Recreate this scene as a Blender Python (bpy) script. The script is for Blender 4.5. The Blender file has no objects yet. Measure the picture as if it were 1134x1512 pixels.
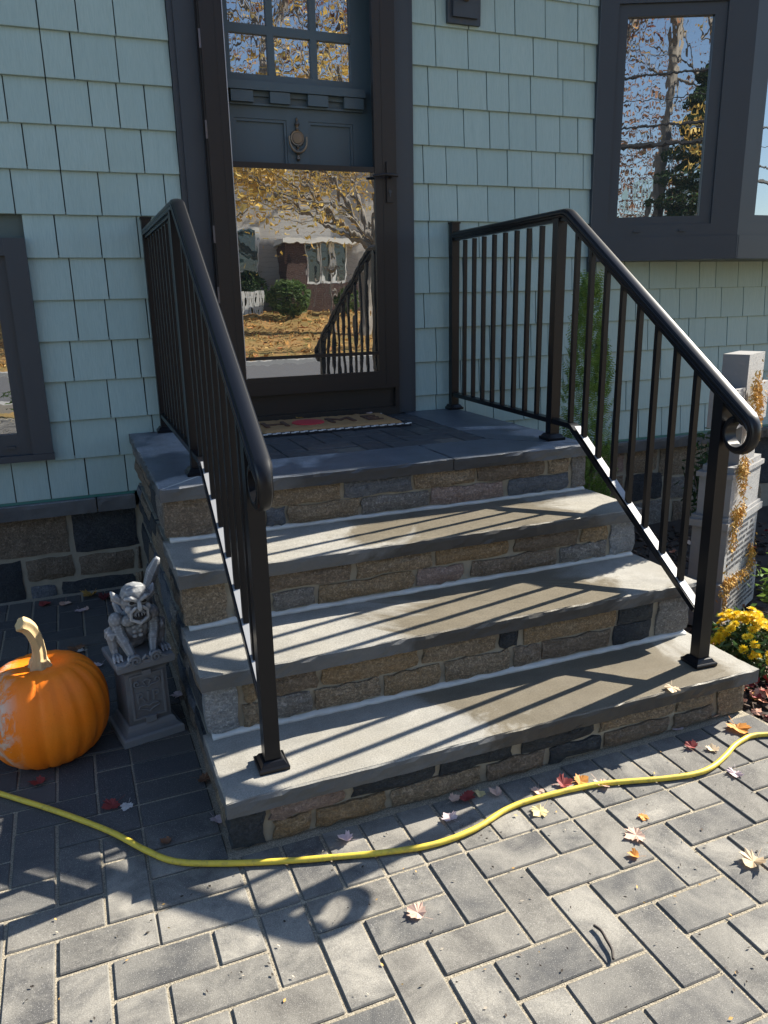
import bpy, bmesh, math, random
from mathutils import Vector, Matrix, noise as mnoise
R = random.Random(11)
scene = bpy.context.scene
COL = scene.collection
D2R = math.radians

# ------------------------------------------------------------------ camera
yaw, pit, rol = D2R(-21.7593), D2R(-15.474), D2R(-1.2237)
d = Vector((-math.sin(yaw)*math.cos(pit), math.cos(yaw)*math.cos(pit), math.sin(pit)))
rt0 = Vector((math.cos(yaw), math.sin(yaw), 0)); up0 = rt0.cross(d)
rt = rt0*math.cos(rol)+up0*math.sin(rol); up = up0*math.cos(rol)-rt0*math.sin(rol)
camd = bpy.data.cameras.new('camera'); cam = bpy.data.objects.new('camera', camd); COL.objects.link(cam)
cam.matrix_world = Matrix(((rt.x, up.x, -d.x, -0.891), (rt.y, up.y, -d.y, -3.8664), (rt.z, up.z, -d.z, 1.3614), (0, 0, 0, 1)))
camd.sensor_fit = 'VERTICAL'; camd.sensor_height = 36; camd.sensor_width = 27
camd.lens = 36*1144.02/1512; camd.clip_start = .05; camd.clip_end = 600
scene.camera = cam
# ------------------------------------------------------------------ light
SUN = Vector((1.48, .31, 1.0)).normalized()
w = bpy.data.worlds.new('World'); scene.world = w; w.use_nodes = True
nt = w.node_tree; sky = nt.nodes.new('ShaderNodeTexSky'); sky.sky_type = 'NISHITA'; sky.sun_disc = False
sky.sun_elevation = math.asin(SUN.z); sky.sun_rotation = math.atan2(SUN.x, SUN.y)
sky.air_density = 1.0; sky.dust_density = .3; sky.ozone_density = 2.2
bg = nt.nodes['Background']; bg.inputs[1].default_value = .08
nt.links.new(sky.outputs[0], bg.inputs[0])
sl = bpy.data.lights.new('sun', 'SUN'); sl.energy = 5.0; sl.angle = D2R(.5); sl.color = (1, .93, .80)
so = bpy.data.objects.new('sun', sl); COL.objects.link(so); so.location = (6, 3, 8)
so.rotation_euler = SUN.to_track_quat('Z', 'Y').to_euler()
vs = scene.view_settings; vs.view_transform = 'Standard'; vs.look = 'None'; vs.gamma = 1; vs.use_curve_mapping = False
vs.exposure = 1.70

# ------------------------------------------------------------------ material helpers
class NT:
    def __init__(s, name):
        s.m = bpy.data.materials.new(name); s.m.use_nodes = True; s.t = s.m.node_tree
        s.b = s.t.nodes['Principled BSDF']; s.geo = s.t.nodes.new('ShaderNodeNewGeometry'); s.oi = s.t.nodes.new('ShaderNodeObjectInfo')
        s.tc = s.t.nodes.new('ShaderNodeTexCoord')
    def lk(s, a, b): s.t.links.new(a, b)
    def setv(s, sock, v):
        if hasattr(v, 'is_output') or isinstance(v, bpy.types.NodeSocket): s.lk(v, sock)
        else: sock.default_value = (v[0], v[1], v[2], 1) if (isinstance(v, (tuple, list)) and sock.type == 'RGBA') else v
    def pos(s, sc=(1, 1, 1), rnd=0, local=False):
        v = s.tc.outputs['Object'] if local else s.geo.outputs['Position']
        if rnd:
            a = s.t.nodes.new('ShaderNodeVectorMath'); a.operation = 'ADD'; s.lk(v, a.inputs[0])
            k = s.t.nodes.new('ShaderNodeMath'); k.operation = 'MULTIPLY'; s.lk(s.oi.outputs['Random'], k.inputs[0]); k.inputs[1].default_value = rnd
            s.lk(k.outputs[0], a.inputs[1]); v = a.outputs[0]
        mp = s.t.nodes.new('ShaderNodeVectorMath'); mp.operation = 'MULTIPLY'; s.lk(v, mp.inputs[0]); mp.inputs[1].default_value = sc
        return mp.outputs[0]
    def noise(s, scale, detail=4, rough=.55, vec=None, dist=0):
        n = s.t.nodes.new('ShaderNodeTexNoise'); n.inputs['Scale'].default_value = scale; n.inputs['Detail'].default_value = detail
        n.inputs['Roughness'].default_value = rough; n.inputs['Distortion'].default_value = dist
        s.lk(vec if vec is not None else s.pos(), n.inputs['Vector']); return n.outputs['Fac']
    def voro(s, scale, feature='F1', vec=None):
        n = s.t.nodes.new('ShaderNodeTexVoronoi'); n.feature = feature; n.inputs['Scale'].default_value = scale
        s.lk(vec if vec is not None else s.pos(), n.inputs['Vector']); return n.outputs['Distance'], (n.outputs['Color'] if feature == 'F1' else None)
    def ramp(s, fac, pts, interp='LINEAR'):
        r = s.t.nodes.new('ShaderNodeValToRGB'); r.color_ramp.interpolation = interp; e = r.color_ramp.elements
        while len(e) < len(pts): e.new(.5)
        for el, (p, c) in zip(e, pts):
            el.position = p; el.color = (c, c, c, 1) if not isinstance(c, (tuple, list)) else (c[0], c[1], c[2], 1)
        s.lk(fac, r.inputs[0]); return r.outputs[0]
    def mix(s, fac, a, b, mode='MIX'):
        n = s.t.nodes.new('ShaderNodeMix'); n.data_type = 'RGBA'; n.blend_type = mode
        s.setv(n.inputs['Factor'], fac); s.setv(n.inputs[6], a); s.setv(n.inputs[7], b); return n.outputs[2]
    def math(s, op, a, b=0.0, c=None):
        n = s.t.nodes.new('ShaderNodeMath'); n.operation = op; s.setv(n.inputs[0], a); s.setv(n.inputs[1], b)
        if c is not None: s.setv(n.inputs[2], c)
        return n.outputs[0]
    def sep(s, v):
        n = s.t.nodes.new('ShaderNodeSeparateXYZ'); s.lk(v, n.inputs[0]); return n.outputs
    def bump(s, h, strength=.3, dist=.002):
        n = s.t.nodes.new('ShaderNodeBump'); n.inputs['Strength'].default_value = strength; n.inputs['Distance'].default_value = dist
        s.lk(h, n.inputs['Height']); s.lk(n.outputs[0], s.b.inputs['Normal']); return n
    def out(s, col=None, rough=None, spec=None, metal=None):
        if col is not None: s.setv(s.b.inputs['Base Color'], col)
        if rough is not None: s.setv(s.b.inputs['Roughness'], rough)
        if spec is not None: s.setv(s.b.inputs['Specular IOR Level'], spec)
        if metal is not None: s.setv(s.b.inputs['Metallic'], metal)
        return s.m
def sc3(c, k): return (c[0]*k, c[1]*k, c[2]*k)
def simple(name, col, rough=.6, var=.12, scale=6, bump=0, bscale=120, spec=.5, objr=0, metal=0):
    n = NT(name); f = n.noise(scale, 5)
    c = n.mix(f, sc3(col, 1-var), sc3(col, 1+var))
    if objr: c = n.mix(n.oi.outputs['Random'], c, n.mix(1.0, c, sc3((1, 1, 1), 1-objr), 'MULTIPLY'))
    if bump: n.bump(n.noise(bscale, 3), bump, .002)
    return n.out(c, rough, spec, metal)

# siding: sage blue-green vinyl shakes with vertical grain
n = NT('siding'); g = n.noise(1, 3, .6, n.pos((230, 230, 6), 40)); g2 = n.noise(1, 3, .5, n.pos((60, 60, 2.5), 40)); dirt = n.noise(2.2, 5, .6)
c = n.mix(g2, (.265, .37, .375), (.32, .43, .43)); c = n.mix(n.math('MULTIPLY', n.ramp(g, [(.4, 0), (.7, 1)]), .45), c, (.195, .295, .30))
c = n.mix(n.math('MULTIPLY', n.oi.outputs['Random'], .45), c, (.225, .325, .33)); c = n.mix(n.ramp(dirt, [(.52, 0.0), (.75, .3)]), c, (.27, .34, .30)); sk = n.noise(1, 3, .6, n.pos((34, 34, 1.2), 40)); c = n.mix(n.ramp(sk, [(.55, 0), (.75, .3)]), c, (.205, .295, .29))
n.bump(n.math('ADD', g, g2), .35, .0015); M_siding = n.out(c, .55, .35)
M_trim = simple('dark_bronze_trim', (.033, .043, .056), .40, .12, 3, .05, 300, spec=.35)
n = NT('storm_frame_paint'); c = n.mix(n.noise(3, 4), (.013, .0125, .014), (.018, .017, .019)); M_storm = n.out(c, .34, .35)
M_door = simple('slate_blue_door', (.045, .075, .098), .45, .1, 5)
M_gasket = simple('black_rubber', (.008, .008, .009), .6, .1)
M_alum = simple('bare_aluminium_edge', (.42, .45, .5), .35, .05, metal=.8)
def glassmat(name, refl, tint=(.012, .016, .02), wav=0, wscale=3):
    n = NT(name); gl = n.t.nodes.new('ShaderNodeBsdfGlossy'); gl.inputs['Roughness'].default_value = 0; gl.inputs['Color'].default_value = (.95, .97, 1, 1)
    n.out(tint, .3, .2); lw = n.t.nodes.new('ShaderNodeFresnel'); lw.inputs['IOR'].default_value = 1.5
    f = n.math('ADD', n.math('MULTIPLY', lw.outputs[0], .9), refl); mx = n.t.nodes.new('ShaderNodeMixShader'); n.lk(f, mx.inputs[0])
    n.lk(n.b.outputs[0], mx.inputs[1]); n.lk(gl.outputs[0], mx.inputs[2])
    if wav:
        b = n.t.nodes.new('ShaderNodeBump'); b.inputs['Strength'].default_value = 1; b.inputs['Distance'].default_value = wav
        n.lk(n.noise(wscale, 2, .5, n.pos((2.2, 2.2, 1))), b.inputs['Height']); n.lk(b.outputs[0], gl.inputs['Normal'])
    n.lk(mx.outputs[0], n.t.nodes['Material Output'].inputs[0]); return n.m
M_glass = glassmat('storm_glass', .36, wav=.0003, wscale=5)
M_glassbay = glassmat('old_window_glass', .33, wav=.00028, wscale=6)
M_glasslite = glassmat('door_lite_glass', .33, wav=.0002, wscale=7)
# bluestone treads, damp in patches
def bluestone(name, dry, tan, wetk, wlo, whi, seed, band=None, edged=.75):
    n = NT(name); p = n.pos((1, 1, 1)); a = n.t.nodes.new('ShaderNodeVectorMath'); a.operation = 'ADD'; n.lk(p, a.inputs[0]); a.inputs[1].default_value = (seed, seed*.7, 0)
    p = a.outputs[0]
    big = n.noise(1.6, 4, .5, p, .6); mid = n.noise(9, 6, .65, p); fine = n.noise(210, 4, .7, p); sp = n.noise(600, 2, .6, p)
    c = n.mix(n.ramp(mid, [(.3, 0), (.7, 1)]), sc3(dry, .72), sc3(dry, 1.2)); c = n.mix(n.ramp(n.noise(3.1, 5, .6, p), [(.42, 0), (.68, .75)]), c, tan)
    c = n.mix(n.ramp(fine, [(.42, 0), (.68, .8)]), c, sc3(dry, .55)); c = n.mix(n.ramp(sp, [(.60, 0), (.70, .5)]), c, (.6, .58, .52))
    
    if band:
        xx = n.sep(n.geo.outputs['Position'])[0]; u = n.math('SUBTRACT', 1.0, n.math('DIVIDE', n.math('ABSOLUTE', n.math('SUBTRACT', xx, band[0])), band[1])); big = n.math('ADD', n.math('MULTIPLY', n.noise(2.1, 6, .62, p, .9), .8), n.math('MULTIPLY', u, .42))
    wet = n.ramp(big, [(wlo, 0), (whi, 1)]); c = n.mix(wet, c, n.mix(1, c, wetk, 'MULTIPLY'))
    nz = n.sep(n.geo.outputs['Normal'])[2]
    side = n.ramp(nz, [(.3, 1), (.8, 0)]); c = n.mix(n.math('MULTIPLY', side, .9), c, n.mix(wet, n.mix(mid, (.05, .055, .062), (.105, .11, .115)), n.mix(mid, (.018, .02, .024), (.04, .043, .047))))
    r = n.mix(wet, (.72,)*3, (.42,)*3); n.bump(n.math('ADD', fine, n.math('MULTIPLY', mid, 1.5)), .35, .0022)
    return n.out(c, r, .25)
M_tread = bluestone('bluestone_tread', (.272, .262, .238), (.25, .232, .195), (.55, .50, .42),   .54, .61, 3.1, band=(.42, .75))
M_coping = bluestone('bluestone_coping', (.27, .285, .31), (.24, .25, .265), (.36, .40, .45), .46, .50, 11.7)
M_ledge = bluestone('bluestone_ledge', (.16, .175, .19), (.15, .16, .17), (.8, .8, .8), .4, .6, 5.7)
# stones
def stone(name, a, b, speck, spk=.5, sscale=160):
    n = NT(name); p = n.pos((1, 1, 1), 13); big = n.noise(11, 5, .65, p, .8); sp = n.noise(sscale, 3, .75, p); vein = n.noise(26, 6, .7, n.pos((1, 1, 3.2), 13), 1.5)
    sp2 = n.noise(sscale*.55, 3, .8, n.pos((1, 1, 1), 29)); med = n.noise(45, 4, .7, p, .5)
    c = n.mix(n.ramp(big, [(.36, 0), (.62, 1)]), a, b); c = n.mix(n.math('MULTIPLY', n.ramp(sp, [(.46, 0), (.54, 1)]), spk), c, speck)
    c = n.mix(n.math('MULTIPLY', n.ramp(sp2, [(.54, 0), (.62, 1)]), .55), c, (min(b[0]*1.7, .6), min(b[1]*1.7, .58), min(b[2]*1.75, .55)))
    c = n.mix(n.ramp(med, [(.54, 0), (.68, .6)]), c, sc3(a, .5)); c = n.mix(n.ramp(vein, [(.56, 0), (.68, .55)]), c, sc3(a, .4)); c = n.mix(n.math('MULTIPLY', n.oi.outputs['Random'], .35), c, sc3(a, .65))
    n.bump(n.math('ADD', n.math('MULTIPLY', vein, 1.2), n.math('ADD', n.math('MULTIPLY', sp, .6), n.math('MULTIPLY', med, 1.6))), 1.0, .011); return n.out(c, .85, .25)
M_st = [stone('tan_granite', (.25, .195, .13), (.34, .275, .195), (.085, .075, .068), .65),
        stone('golden_granite', (.30, .21, .115), (.30, .235, .155), (.09, .075, .06), .6),
        stone('grey_granite', (.19, .18, .165), (.27, .26, .245), (.08, .08, .08), .6),
        stone('blue_grey_stone', (.075, .09, .115), (.13, .145, .165), (.24, .25, .27), .35),
        stone('charcoal_stone', (.03, .036, .046), (.052, .06, .066), (.10, .10, .10), .25),
        stone('pinkish_stone', (.28, .21, .18), (.33, .265, .235), (.14, .11, .1), .5),
        stone('brown_stone', (.165, .13, .095), (.24, .195, .15), (.07, .065, .058), .5),
        stone('pale_blue_stone', (.22, .24, .265), (.31, .325, .34), (.12, .135, .15), .5)]
M_mortar = simple('mortar', (.22, .205, .165), .9, .3, 22, .8, 160)
M_mortarw = simple('pale_mortar', (.45, .46, .455), .85, .3, 20, .4, 220)
# pavers
n = NT('concrete_paver'); p = n.pos((1, 1, 1), 7); wp = n.pos(); eff = n.noise(6, 6, .68, p, .4); fine = n.noise(420, 3, .7, wp); mid = n.noise(30, 5, .6, wp)
rv = n.ramp(n.oi.outputs['Random'], [(0, (.070, .070, .072)), (.3, (.086, .084, .081)), (.55, (.104, .098, .09)), (.8, (.074, .075, .077)), (1, (.06, .064, .067))], 'CONSTANT')
c = n.mix(n.math('MULTIPLY', mid, .7), rv, n.mix(1, rv, (.72, .72, .74), 'MULTIPLY'))
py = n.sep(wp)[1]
shade_fade = n.ramp(n.math('ADD', n.math('SUBTRACT', n.math('MULTIPLY', py, -1.3), 2.35), n.math('MULTIPLY', n.noise(2.3, 4, .6, wp), .9)), [(.5, .0), (1.05, 1)])  # pale bloom fades towards the house, painting the shade there into the paver colour
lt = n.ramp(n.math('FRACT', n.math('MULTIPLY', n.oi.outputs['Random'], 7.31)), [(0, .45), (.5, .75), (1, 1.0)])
lt = n.math('MULTIPLY', lt, shade_fade)
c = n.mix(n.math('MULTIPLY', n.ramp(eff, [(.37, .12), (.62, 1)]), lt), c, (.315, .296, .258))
big = n.noise(1.1, 3, .5, wp); c = n.mix(n.ramp(big, [(.45, 0), (.62, .3)]), c, (.08, .08, .082))
c = n.mix(n.ramp(fine, [(.4, .0), (.62, .75)]), c, n.mix(1, c, (.55, .55, .55), 'MULTIPLY')); c = n.mix(n.ramp(n.noise(520, 2, .5, wp), [(.62, 0), (.70, .6)]), c, (.42, .40, .37))
nz = n.sep(n.geo.outputs['Normal'])[2]; c = n.mix(n.ramp(nz, [(.5, .6), (.97, 0)]), c, (.07, .068, .062))
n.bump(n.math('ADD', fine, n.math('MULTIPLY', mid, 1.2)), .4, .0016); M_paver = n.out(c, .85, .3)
n = NT('dark_porch_paver'); wp = n.pos(); f = n.noise(9, 5, .6, wp); c = n.mix(f, (.026, .03, .036), (.055, .06, .068)); c = n.mix(n.math('MULTIPLY', n.oi.outputs['Random'], .35), c, (.06, .06, .06))
wetm = n.ramp(n.noise(4, 4, .6, wp), [(.45, 0), (.6, 1)]); n.bump(n.noise(300, 3), .35, .0015); M_porchpaver = n.out(c, n.mix(wetm, (.75,)*3, (.38,)*3), .4)
n = NT('joint_sand'); f = n.noise(260, 4, .8); c = n.mix(n.ramp(f, [(.35, 0), (.65, 1)]), (.11, .098, .075), (.50, .44, .34)); c = n.mix(n.ramp(n.noise(9, 4), [(.5, 0), (.75, .4)]), c, (.16, .145, .12)); n.bump(f, 1, .004); M_sand = n.out(c, .95, .1)
n = NT('satin_black_metal'); f = n.noise(500, 2, .5); n.bump(f, .03, .0004); M_rail = n.out((.0045, .005, .007), .33, .32)
M_insert = simple('mill_finish_insert', (.30, .305, .315), .55, .08, metal=.35)
M_soil = simple('dark_soil', (.035, .026, .02), .95, .5, 40, 1, 90)
n = NT('bark_mulch'); c = n.ramp(n.geo.outputs['Random Per Island'], [(0, (.02, .015, .012)), (.5, (.05, .034, .025)), (.85, (.085, .055, .04)), (1, (.14, .10, .075))]); M_mulch = n.out(c, .85, .3)
n = NT('fallen_leaves'); c = n.ramp(n.geo.outputs['Random Per Island'], [(0, (.30, .035, .03)), (.25, (.42, .16, .09)), (.45, (.45, .24, .17)), (.6, (.22, .03, .03)), (.75, (.50, .36, .27)), (.9, (.46, .20, .045))], 'CONSTANT'); M_litter = n.out(c, .7, .3)
n = NT('lawn_leaves'); c = n.ramp(n.geo.outputs['Random Per Island'], [(0, (.42, .22, .06)), (.3, (.48, .27, .09)), (.6, (.36, .15, .06)), (.8, (.5, .33, .12)), (.92, (.14, .16, .04))], 'CONSTANT'); M_lawnleaf = n.out(c, .8, .2)

# ------------------------------------------------------------------ mesh helpers
def tag(o, label=None, cat=None, group=None, kind=None):
    if label: o['label'] = label
    if cat: o['category'] = cat
    if group: o['group'] = group
    if kind: o['kind'] = kind
    return o
def empty(name, loc, rz=0):
    o = bpy.data.objects.new(name, None); COL.objects.link(o); o.location = loc; o.rotation_euler = (0, 0, rz); o.empty_display_size = .05; return o
def mkobj(name, me, mat, parent=None, loc=None, rot=None, world=True):
    o = bpy.data.objects.new(name, me); COL.objects.link(o)
    if mat is not None and not me.materials: me.materials.append(mat)
    if loc is not None: o.location = loc
    if rot is not None: o.rotation_euler = rot
    if parent is not None:
        o.parent = parent
        if world: o.matrix_parent_inverse = (Matrix.Translation(parent.location) @ parent.rotation_euler.to_matrix().to_4x4()).inverted()
    return o
def fin(bm, name, mat, parent=None, smooth=False, bevel=0, seg=1, world=True, ang=40, **kw):
    if bevel:
        ed = [e for e in bm.edges if len(e.link_faces) == 2 and e.calc_face_angle(0) > D2R(25)]
        bmesh.ops.bevel(bm, geom=ed, offset=bevel, segments=seg, profile=.5, affect='EDGES', clamp_overlap=True)
    bmesh.ops.recalc_face_normals(bm, faces=bm.faces)
    me = bpy.data.meshes.new(name); bm.to_mesh(me); bm.free()
    if smooth:
        for p in me.polygons: p.use_smooth = True
        if ang: me.set_sharp_from_angle(angle=D2R(ang))
    return mkobj(name, me, mat, parent, world=world, **kw)
def box(bm, x0, x1, y0, y1, z0, z1, M=None):
    vs_ = [bm.verts.new(v) for v in ((x0, y0, z0), (x1, y0, z0), (x1, y1, z0), (x0, y1, z0), (x0, y0, z1), (x1, y0, z1), (x1, y1, z1), (x0, y1, z1))]
    if M is not None:
        for v in vs_: v.co = M @ v.co
    for f in ((0, 3, 2, 1), (4, 5, 6, 7), (0, 1, 5, 4), (1, 2, 6, 5), (2, 3, 7, 6), (3, 0, 4, 7)): bm.faces.new([vs_[i] for i in f])
    return vs_
def B(name, mat, parent, *boxes, bevel=.003, M=None, world=True, seg=1):
    bm = bmesh.new()
    for b in boxes: box(bm, *b, M=M)
    return fin(bm, name, mat, parent, bevel=bevel, world=world, seg=seg)
def pydata(name, verts, faces, mat, parent=None, smooth=False, world=True):
    me = bpy.data.meshes.new(name); me.from_pydata(verts, [], faces); me.update()
    if smooth:
        for p in me.polygons: p.use_smooth = True
    return mkobj(name, me, mat, parent, world=world)
def tube(bm, pts, rad, seg=8, cap=True, ridge=None):
    pts = [Vector(p) for p in pts]; rings = []; prev = None
    for i, p in enumerate(pts):
        t = (pts[min(i+1, len(pts)-1)]-pts[max(i-1, 0)]).normalized()
        if prev is None: a = t.orthogonal().normalized()
        else: a = (prev - t*prev.dot(t)).normalized()
        prev = a; b = t.cross(a); r = rad[i] if isinstance(rad, (list, tuple)) else rad
        ring = []
        for k in range(seg):
            th = 2*math.pi*k/seg; rr = r*(ridge(th, i/(len(pts)-1)) if ridge else 1)
            ring.append(bm.verts.new(p+a*math.cos(th)*rr+b*math.sin(th)*rr))
        rings.append(ring)
    for i in range(len(rings)-1):
        for k in range(seg): bm.faces.new((rings[i][k], rings[i][(k+1) % seg], rings[i+1][(k+1) % seg], rings[i+1][k]))
    if cap: bm.faces.new(rings[0][::-1]); bm.faces.new(rings[-1])
def lathe(bm, prof, seg=16, M=None):
    rings = []
    for r, z in prof:
        ring = [bm.verts.new((r*math.cos(2*math.pi*k/seg), r*math.sin(2*math.pi*k/seg), z)) for k in range(seg)]
        rings.append(ring)
    for i in range(len(rings)-1):
        for k in range(seg): bm.faces.new((rings[i][k], rings[i][(k+1) % seg], rings[i+1][(k+1) % seg], rings[i+1][k]))
    bm.faces.new(rings[0][::-1]); bm.faces.new(rings[-1])
    if M is not None:
        for ring in rings:
            for v in ring: v.co = M @ v.co
def copy_obj(o, parent=None, **kw):
    c = o.copy(); COL.objects.link(c)
    if parent is not None: c.parent = parent
    return c
def textmesh(s, size, depth):
    cu = bpy.data.curves.new('t', 'FONT'); cu.body = s; cu.size = size; cu.extrude = depth; cu.align_x = 'CENTER'; cu.resolution_u = 3
    o = bpy.data.objects.new('t', cu); COL.objects.link(o); dg = bpy.context.evaluated_depsgraph_get()
    me = bpy.data.meshes.new_from_object(o.evaluated_get(dg)); bpy.data.objects.remove(o); bpy.data.curves.remove(cu); return me
def fbm(x, y, z, s): return mnoise.fractal(Vector((x, y, z))*s, .6, 2.0, 3)

# ------------------------------------------------------------------ ground, patio
L_, R_ = -.655, 1.088
def terrain(x, y):
    if y > -6.85: return -.4
    if y > -14: return -.05
    if y > -22: return -.05+(-14-y)/8*1.0
    return .95+min((-22-y)*.03, .8)
vv, ff = [], []
ys = [8, 2, -6.8, -6.9, -8, -13.9, -14, -16, -18, -20, -22, -26, -34, -60, -150, -300]; xs = [-300, -120, -60, -30, -15, 0, 8, 15, 30, 60, 120, 300]
for y in ys:
    for x in xs: vv.append((x, y, terrain(x, y)-.02))
for j in range(len(ys)-1):
    for i in range(len(xs)-1): a = j*len(xs)+i; ff.append((a, a+1, a+1+len(xs), a+len(xs)))
n = NT('leaf_strewn_grass'); f = n.noise(1.3, 5, .6); g = n.noise(60, 4, .8); c = n.mix(n.ramp(f, [(.35, 0), (.6, 1)]), (.10, .12, .035), (.34, .20, .075)); c = n.mix(n.math('MULTIPLY', g, .7), c, (.42, .27, .11)); M_grass = n.out(c, .9, .2)
tag(pydata('ground', vv, ff, M_grass), kind='structure')
M_asph = simple('asphalt', (.11, .11, .115), .9, .2, 30, .5, 300)
tag(B('road', M_asph, None, (-120, 120, -13.6, -8.3, -.2, -.045), bevel=0), kind='structure')
for y0, y1 in ((-13.9, -13.6), (-8.3, -8.0)):
    tag(B('kerb', simple('kerb_concrete', (.38, .37, .35), .9, .15, 12), None, (-120, 120, y0, y1, -.2, .05), bevel=.02), kind='structure')
PIT = .1072; GX, GY = -.312, -2.386
patio = tag(pydata('patio', [(-5.5, -6.9, -.0045), (3.2, -6.9, -.0045), (3.2, -2.42, -.0045), (1.10, -2.30, -.0045), (1.06, -2.0, -.0045), (-.5, -2.0, -.0045), (-.5, .05, -.0045), (-5.5, .05, -.0045)], [(0, 1, 2, 3, 4, 5, 6, 7)], M_sand), kind='structure')
# bed of sand under the pavers has thickness
cells = {}
def blocked(i, j):          # cell i (x), j (rows, 0 starts at GY going towards camera)
    x = GX+(i+.5)*PIT; y = GY-(j+.5)*PIT
    if j < 0:
        if x > -.853: return True
    if x > 1.13+.25*max(0, -(y+2.3)) and y > -2.9 and x > 1.13: return y > -2.45
    return False
placed = []
def herring():
    for j in range(-23, 42):
        for i in range(-48, 33):
            if (i-j-2) % 4 == 0: cs = [(i, j), (i+1, j)]
            elif (i-j-1) % 4 == 0: cs = [(i, j), (i, j+1)]
            else: continue
            ok = [c for c in cs if not blocked(*c) and GY-(c[1]+1)*PIT > -6.85 and GY-c[1]*PIT < .0]
            if ok: placed.append(ok)
herring()
rects = []
for cs in placed:
    x0 = GX+min(c[0] for c in cs)*PIT; x1 = GX+(max(c[0] for c in cs)+1)*PIT; y1 = GY-min(c[1] for c in cs)*PIT; y0 = GY-(max(c[1] for c in cs)+1)*PIT
    rects.append((x0, x1, y0, y1))
k = 0
x = GX-3*PIT
while x < 1.02: rects.append((x, x+PIT, GY, -2.172)); x += PIT          # soldier course before the bottom step
y = GY
while y < -.03: rects.append((-.851, -.637 if y < -2.2 else -.654, y, min(y+PIT, -.002))); y += PIT        # course beside the steps
pav_cache = {}
def paver_bm(w_, l_):
    bm = bmesh.new(); g = .0039
    box(bm, -w_/2+g, w_/2-g, -l_/2+g, l_/2-g, -.05, 0); 
    ed = [e for e in bm.edges if all(abs(v.co.z) < 1e-6 for v in e.verts) or abs(e.verts[0].co.z-e.verts[1].co.z) > .01]
    bmesh.ops.bevel(bm, geom=ed, offset=.0028, segments=1, affect='EDGES'); return bm
big_bm = bmesh.new()
def visible(x0, x1, y0, y1):
    cx, cy = (x0+x1)/2, (y0+y1)/2
    return -1.62 < cx < 1.35 and cy > -3.02 and (cx > -1.45 or cy < -1.0)
npv = 0
for (x0, x1, y0, y1) in rects:
    w_, l_ = x1-x0, y1-y0; cx, cy = (x0+x1)/2, (y0+y1)/2
    dz = R.uniform(-.0012, .0012); rot = (R.uniform(-.006, .006), R.uniform(-.006, .006), R.uniform(-.008, .008))
    if visible(x0, x1, y0, y1) and npv < 298:
        key = (round(w_, 3), round(l_, 3))
        if key not in pav_cache:
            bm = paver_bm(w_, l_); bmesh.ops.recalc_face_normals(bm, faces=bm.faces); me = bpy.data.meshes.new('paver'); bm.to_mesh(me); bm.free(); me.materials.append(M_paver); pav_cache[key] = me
        o = bpy.data.objects.new('paver', pav_cache[key]); COL.objects.link(o); o.parent = patio
        o.location = (cx+R.uniform(-.001, .001), cy+R.uniform(-.001, .001), dz); o.rotation_euler = rot; npv += 1
    else:
        box(big_bm, x0+.0045, x1-.0045, y0+.0045, y1-.0045, -.05, dz)
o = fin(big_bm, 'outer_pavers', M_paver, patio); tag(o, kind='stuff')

# ------------------------------------------------------------------ garden bed to the right of the steps
vv, ff = [], []; NX, NY = 60, 44
def bedz(x, y):
    z = -.11+.085*min(1, max(0, (-y-.2)/1.7)); z += .02*fbm(x, y, 0, 5)
    e = min(max((x-1.05)/.1, 0), 1)*1; return z
for j in range(NY+1):
    for i in range(NX+1):
        x = 1.03+i/NX*4.4; y = .05-j/NY*2.42
        if j == NY: y = -2.36-.10*math.sin((x-1.03)*.9)
        vv.append((x, y, bedz(x, y)+(.012 if j > NY-3 else .0)))
for j in range(NY):
    for i in range(NX): a = j*(NX+1)+i; ff.append((a, a+1, a+NX+2, a+NX+1))
tag(pydata('garden_bed', vv, ff, M_soil, smooth=True), kind='structure')

# ------------------------------------------------------------------ front steps
stoop = empty('front_steps', (.2, -1.2, 0)); tag(stoop, 'four-riser stone front steps with thick bluestone treads and a paved landing', 'steps')
def slab(name, poly, z0, z1, mat, parent, jit=.004, step=.028):
    """stone slab with a chipped, uneven edge; poly counter-clockwise"""
    P = []
    for i in range(len(poly)):
        a = Vector((*poly[i], 0)); b = Vector((*poly[(i+1) % len(poly)], 0)); nn = max(2, int((b-a).length/step)); nrm = Vector(((b-a).y, -(b-a).x, 0)).normalized()
        for k in range(nn):
            P.append((a.lerp(b, k/nn), nrm, k == 0))
    levels = [(z0, -.001), (z0+.3*(z1-z0), .0), (z0+.72*(z1-z0), .001), (z1-.003, -.001), (z1, -.0045)]
    verts, faces = [], []
    for li, (z, off) in enumerate(levels):
        for p, nr, cor in P:
            q = p+nr*(0 if cor else off+jit*fbm(p.x*1.0, p.y, z*6+li, 22)*(.35 if li == 4 else 1)); 
            if cor: q = p
            verts.append((q.x, q.y, z+(0 if li < 3 else .0015*fbm(p.x, p.y, 3, 30))))
    m = len(P)
    for li in range(len(levels)-1):
        for k in range(m): faces.append((li*m+k, li*m+(k+1) % m, (li+1)*m+(k+1) % m, (li+1)*m+k))
    faces.append(tuple(range((len(levels)-1)*m, len(levels)*m))); faces.append(tuple(range(m-1, -1, -1)))
    return pydata(name, verts, faces, mat, parent)
ZL = [0, .1665, .3725, .5645, .76]; YF = [0, -2.185, -1.8995, -1.587, -1.261]; RF = [0, -2.155, -1.871, -1.560, -1.235]; TH = .046
for k in (1, 2, 3):
    yb = RF[k+1]+.03
    t = slab('tread', [(L_, YF[k]), (R_, YF[k]), (R_, yb), (L_, yb)], ZL[k]-TH, ZL[k], M_tread, stoop)
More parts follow.
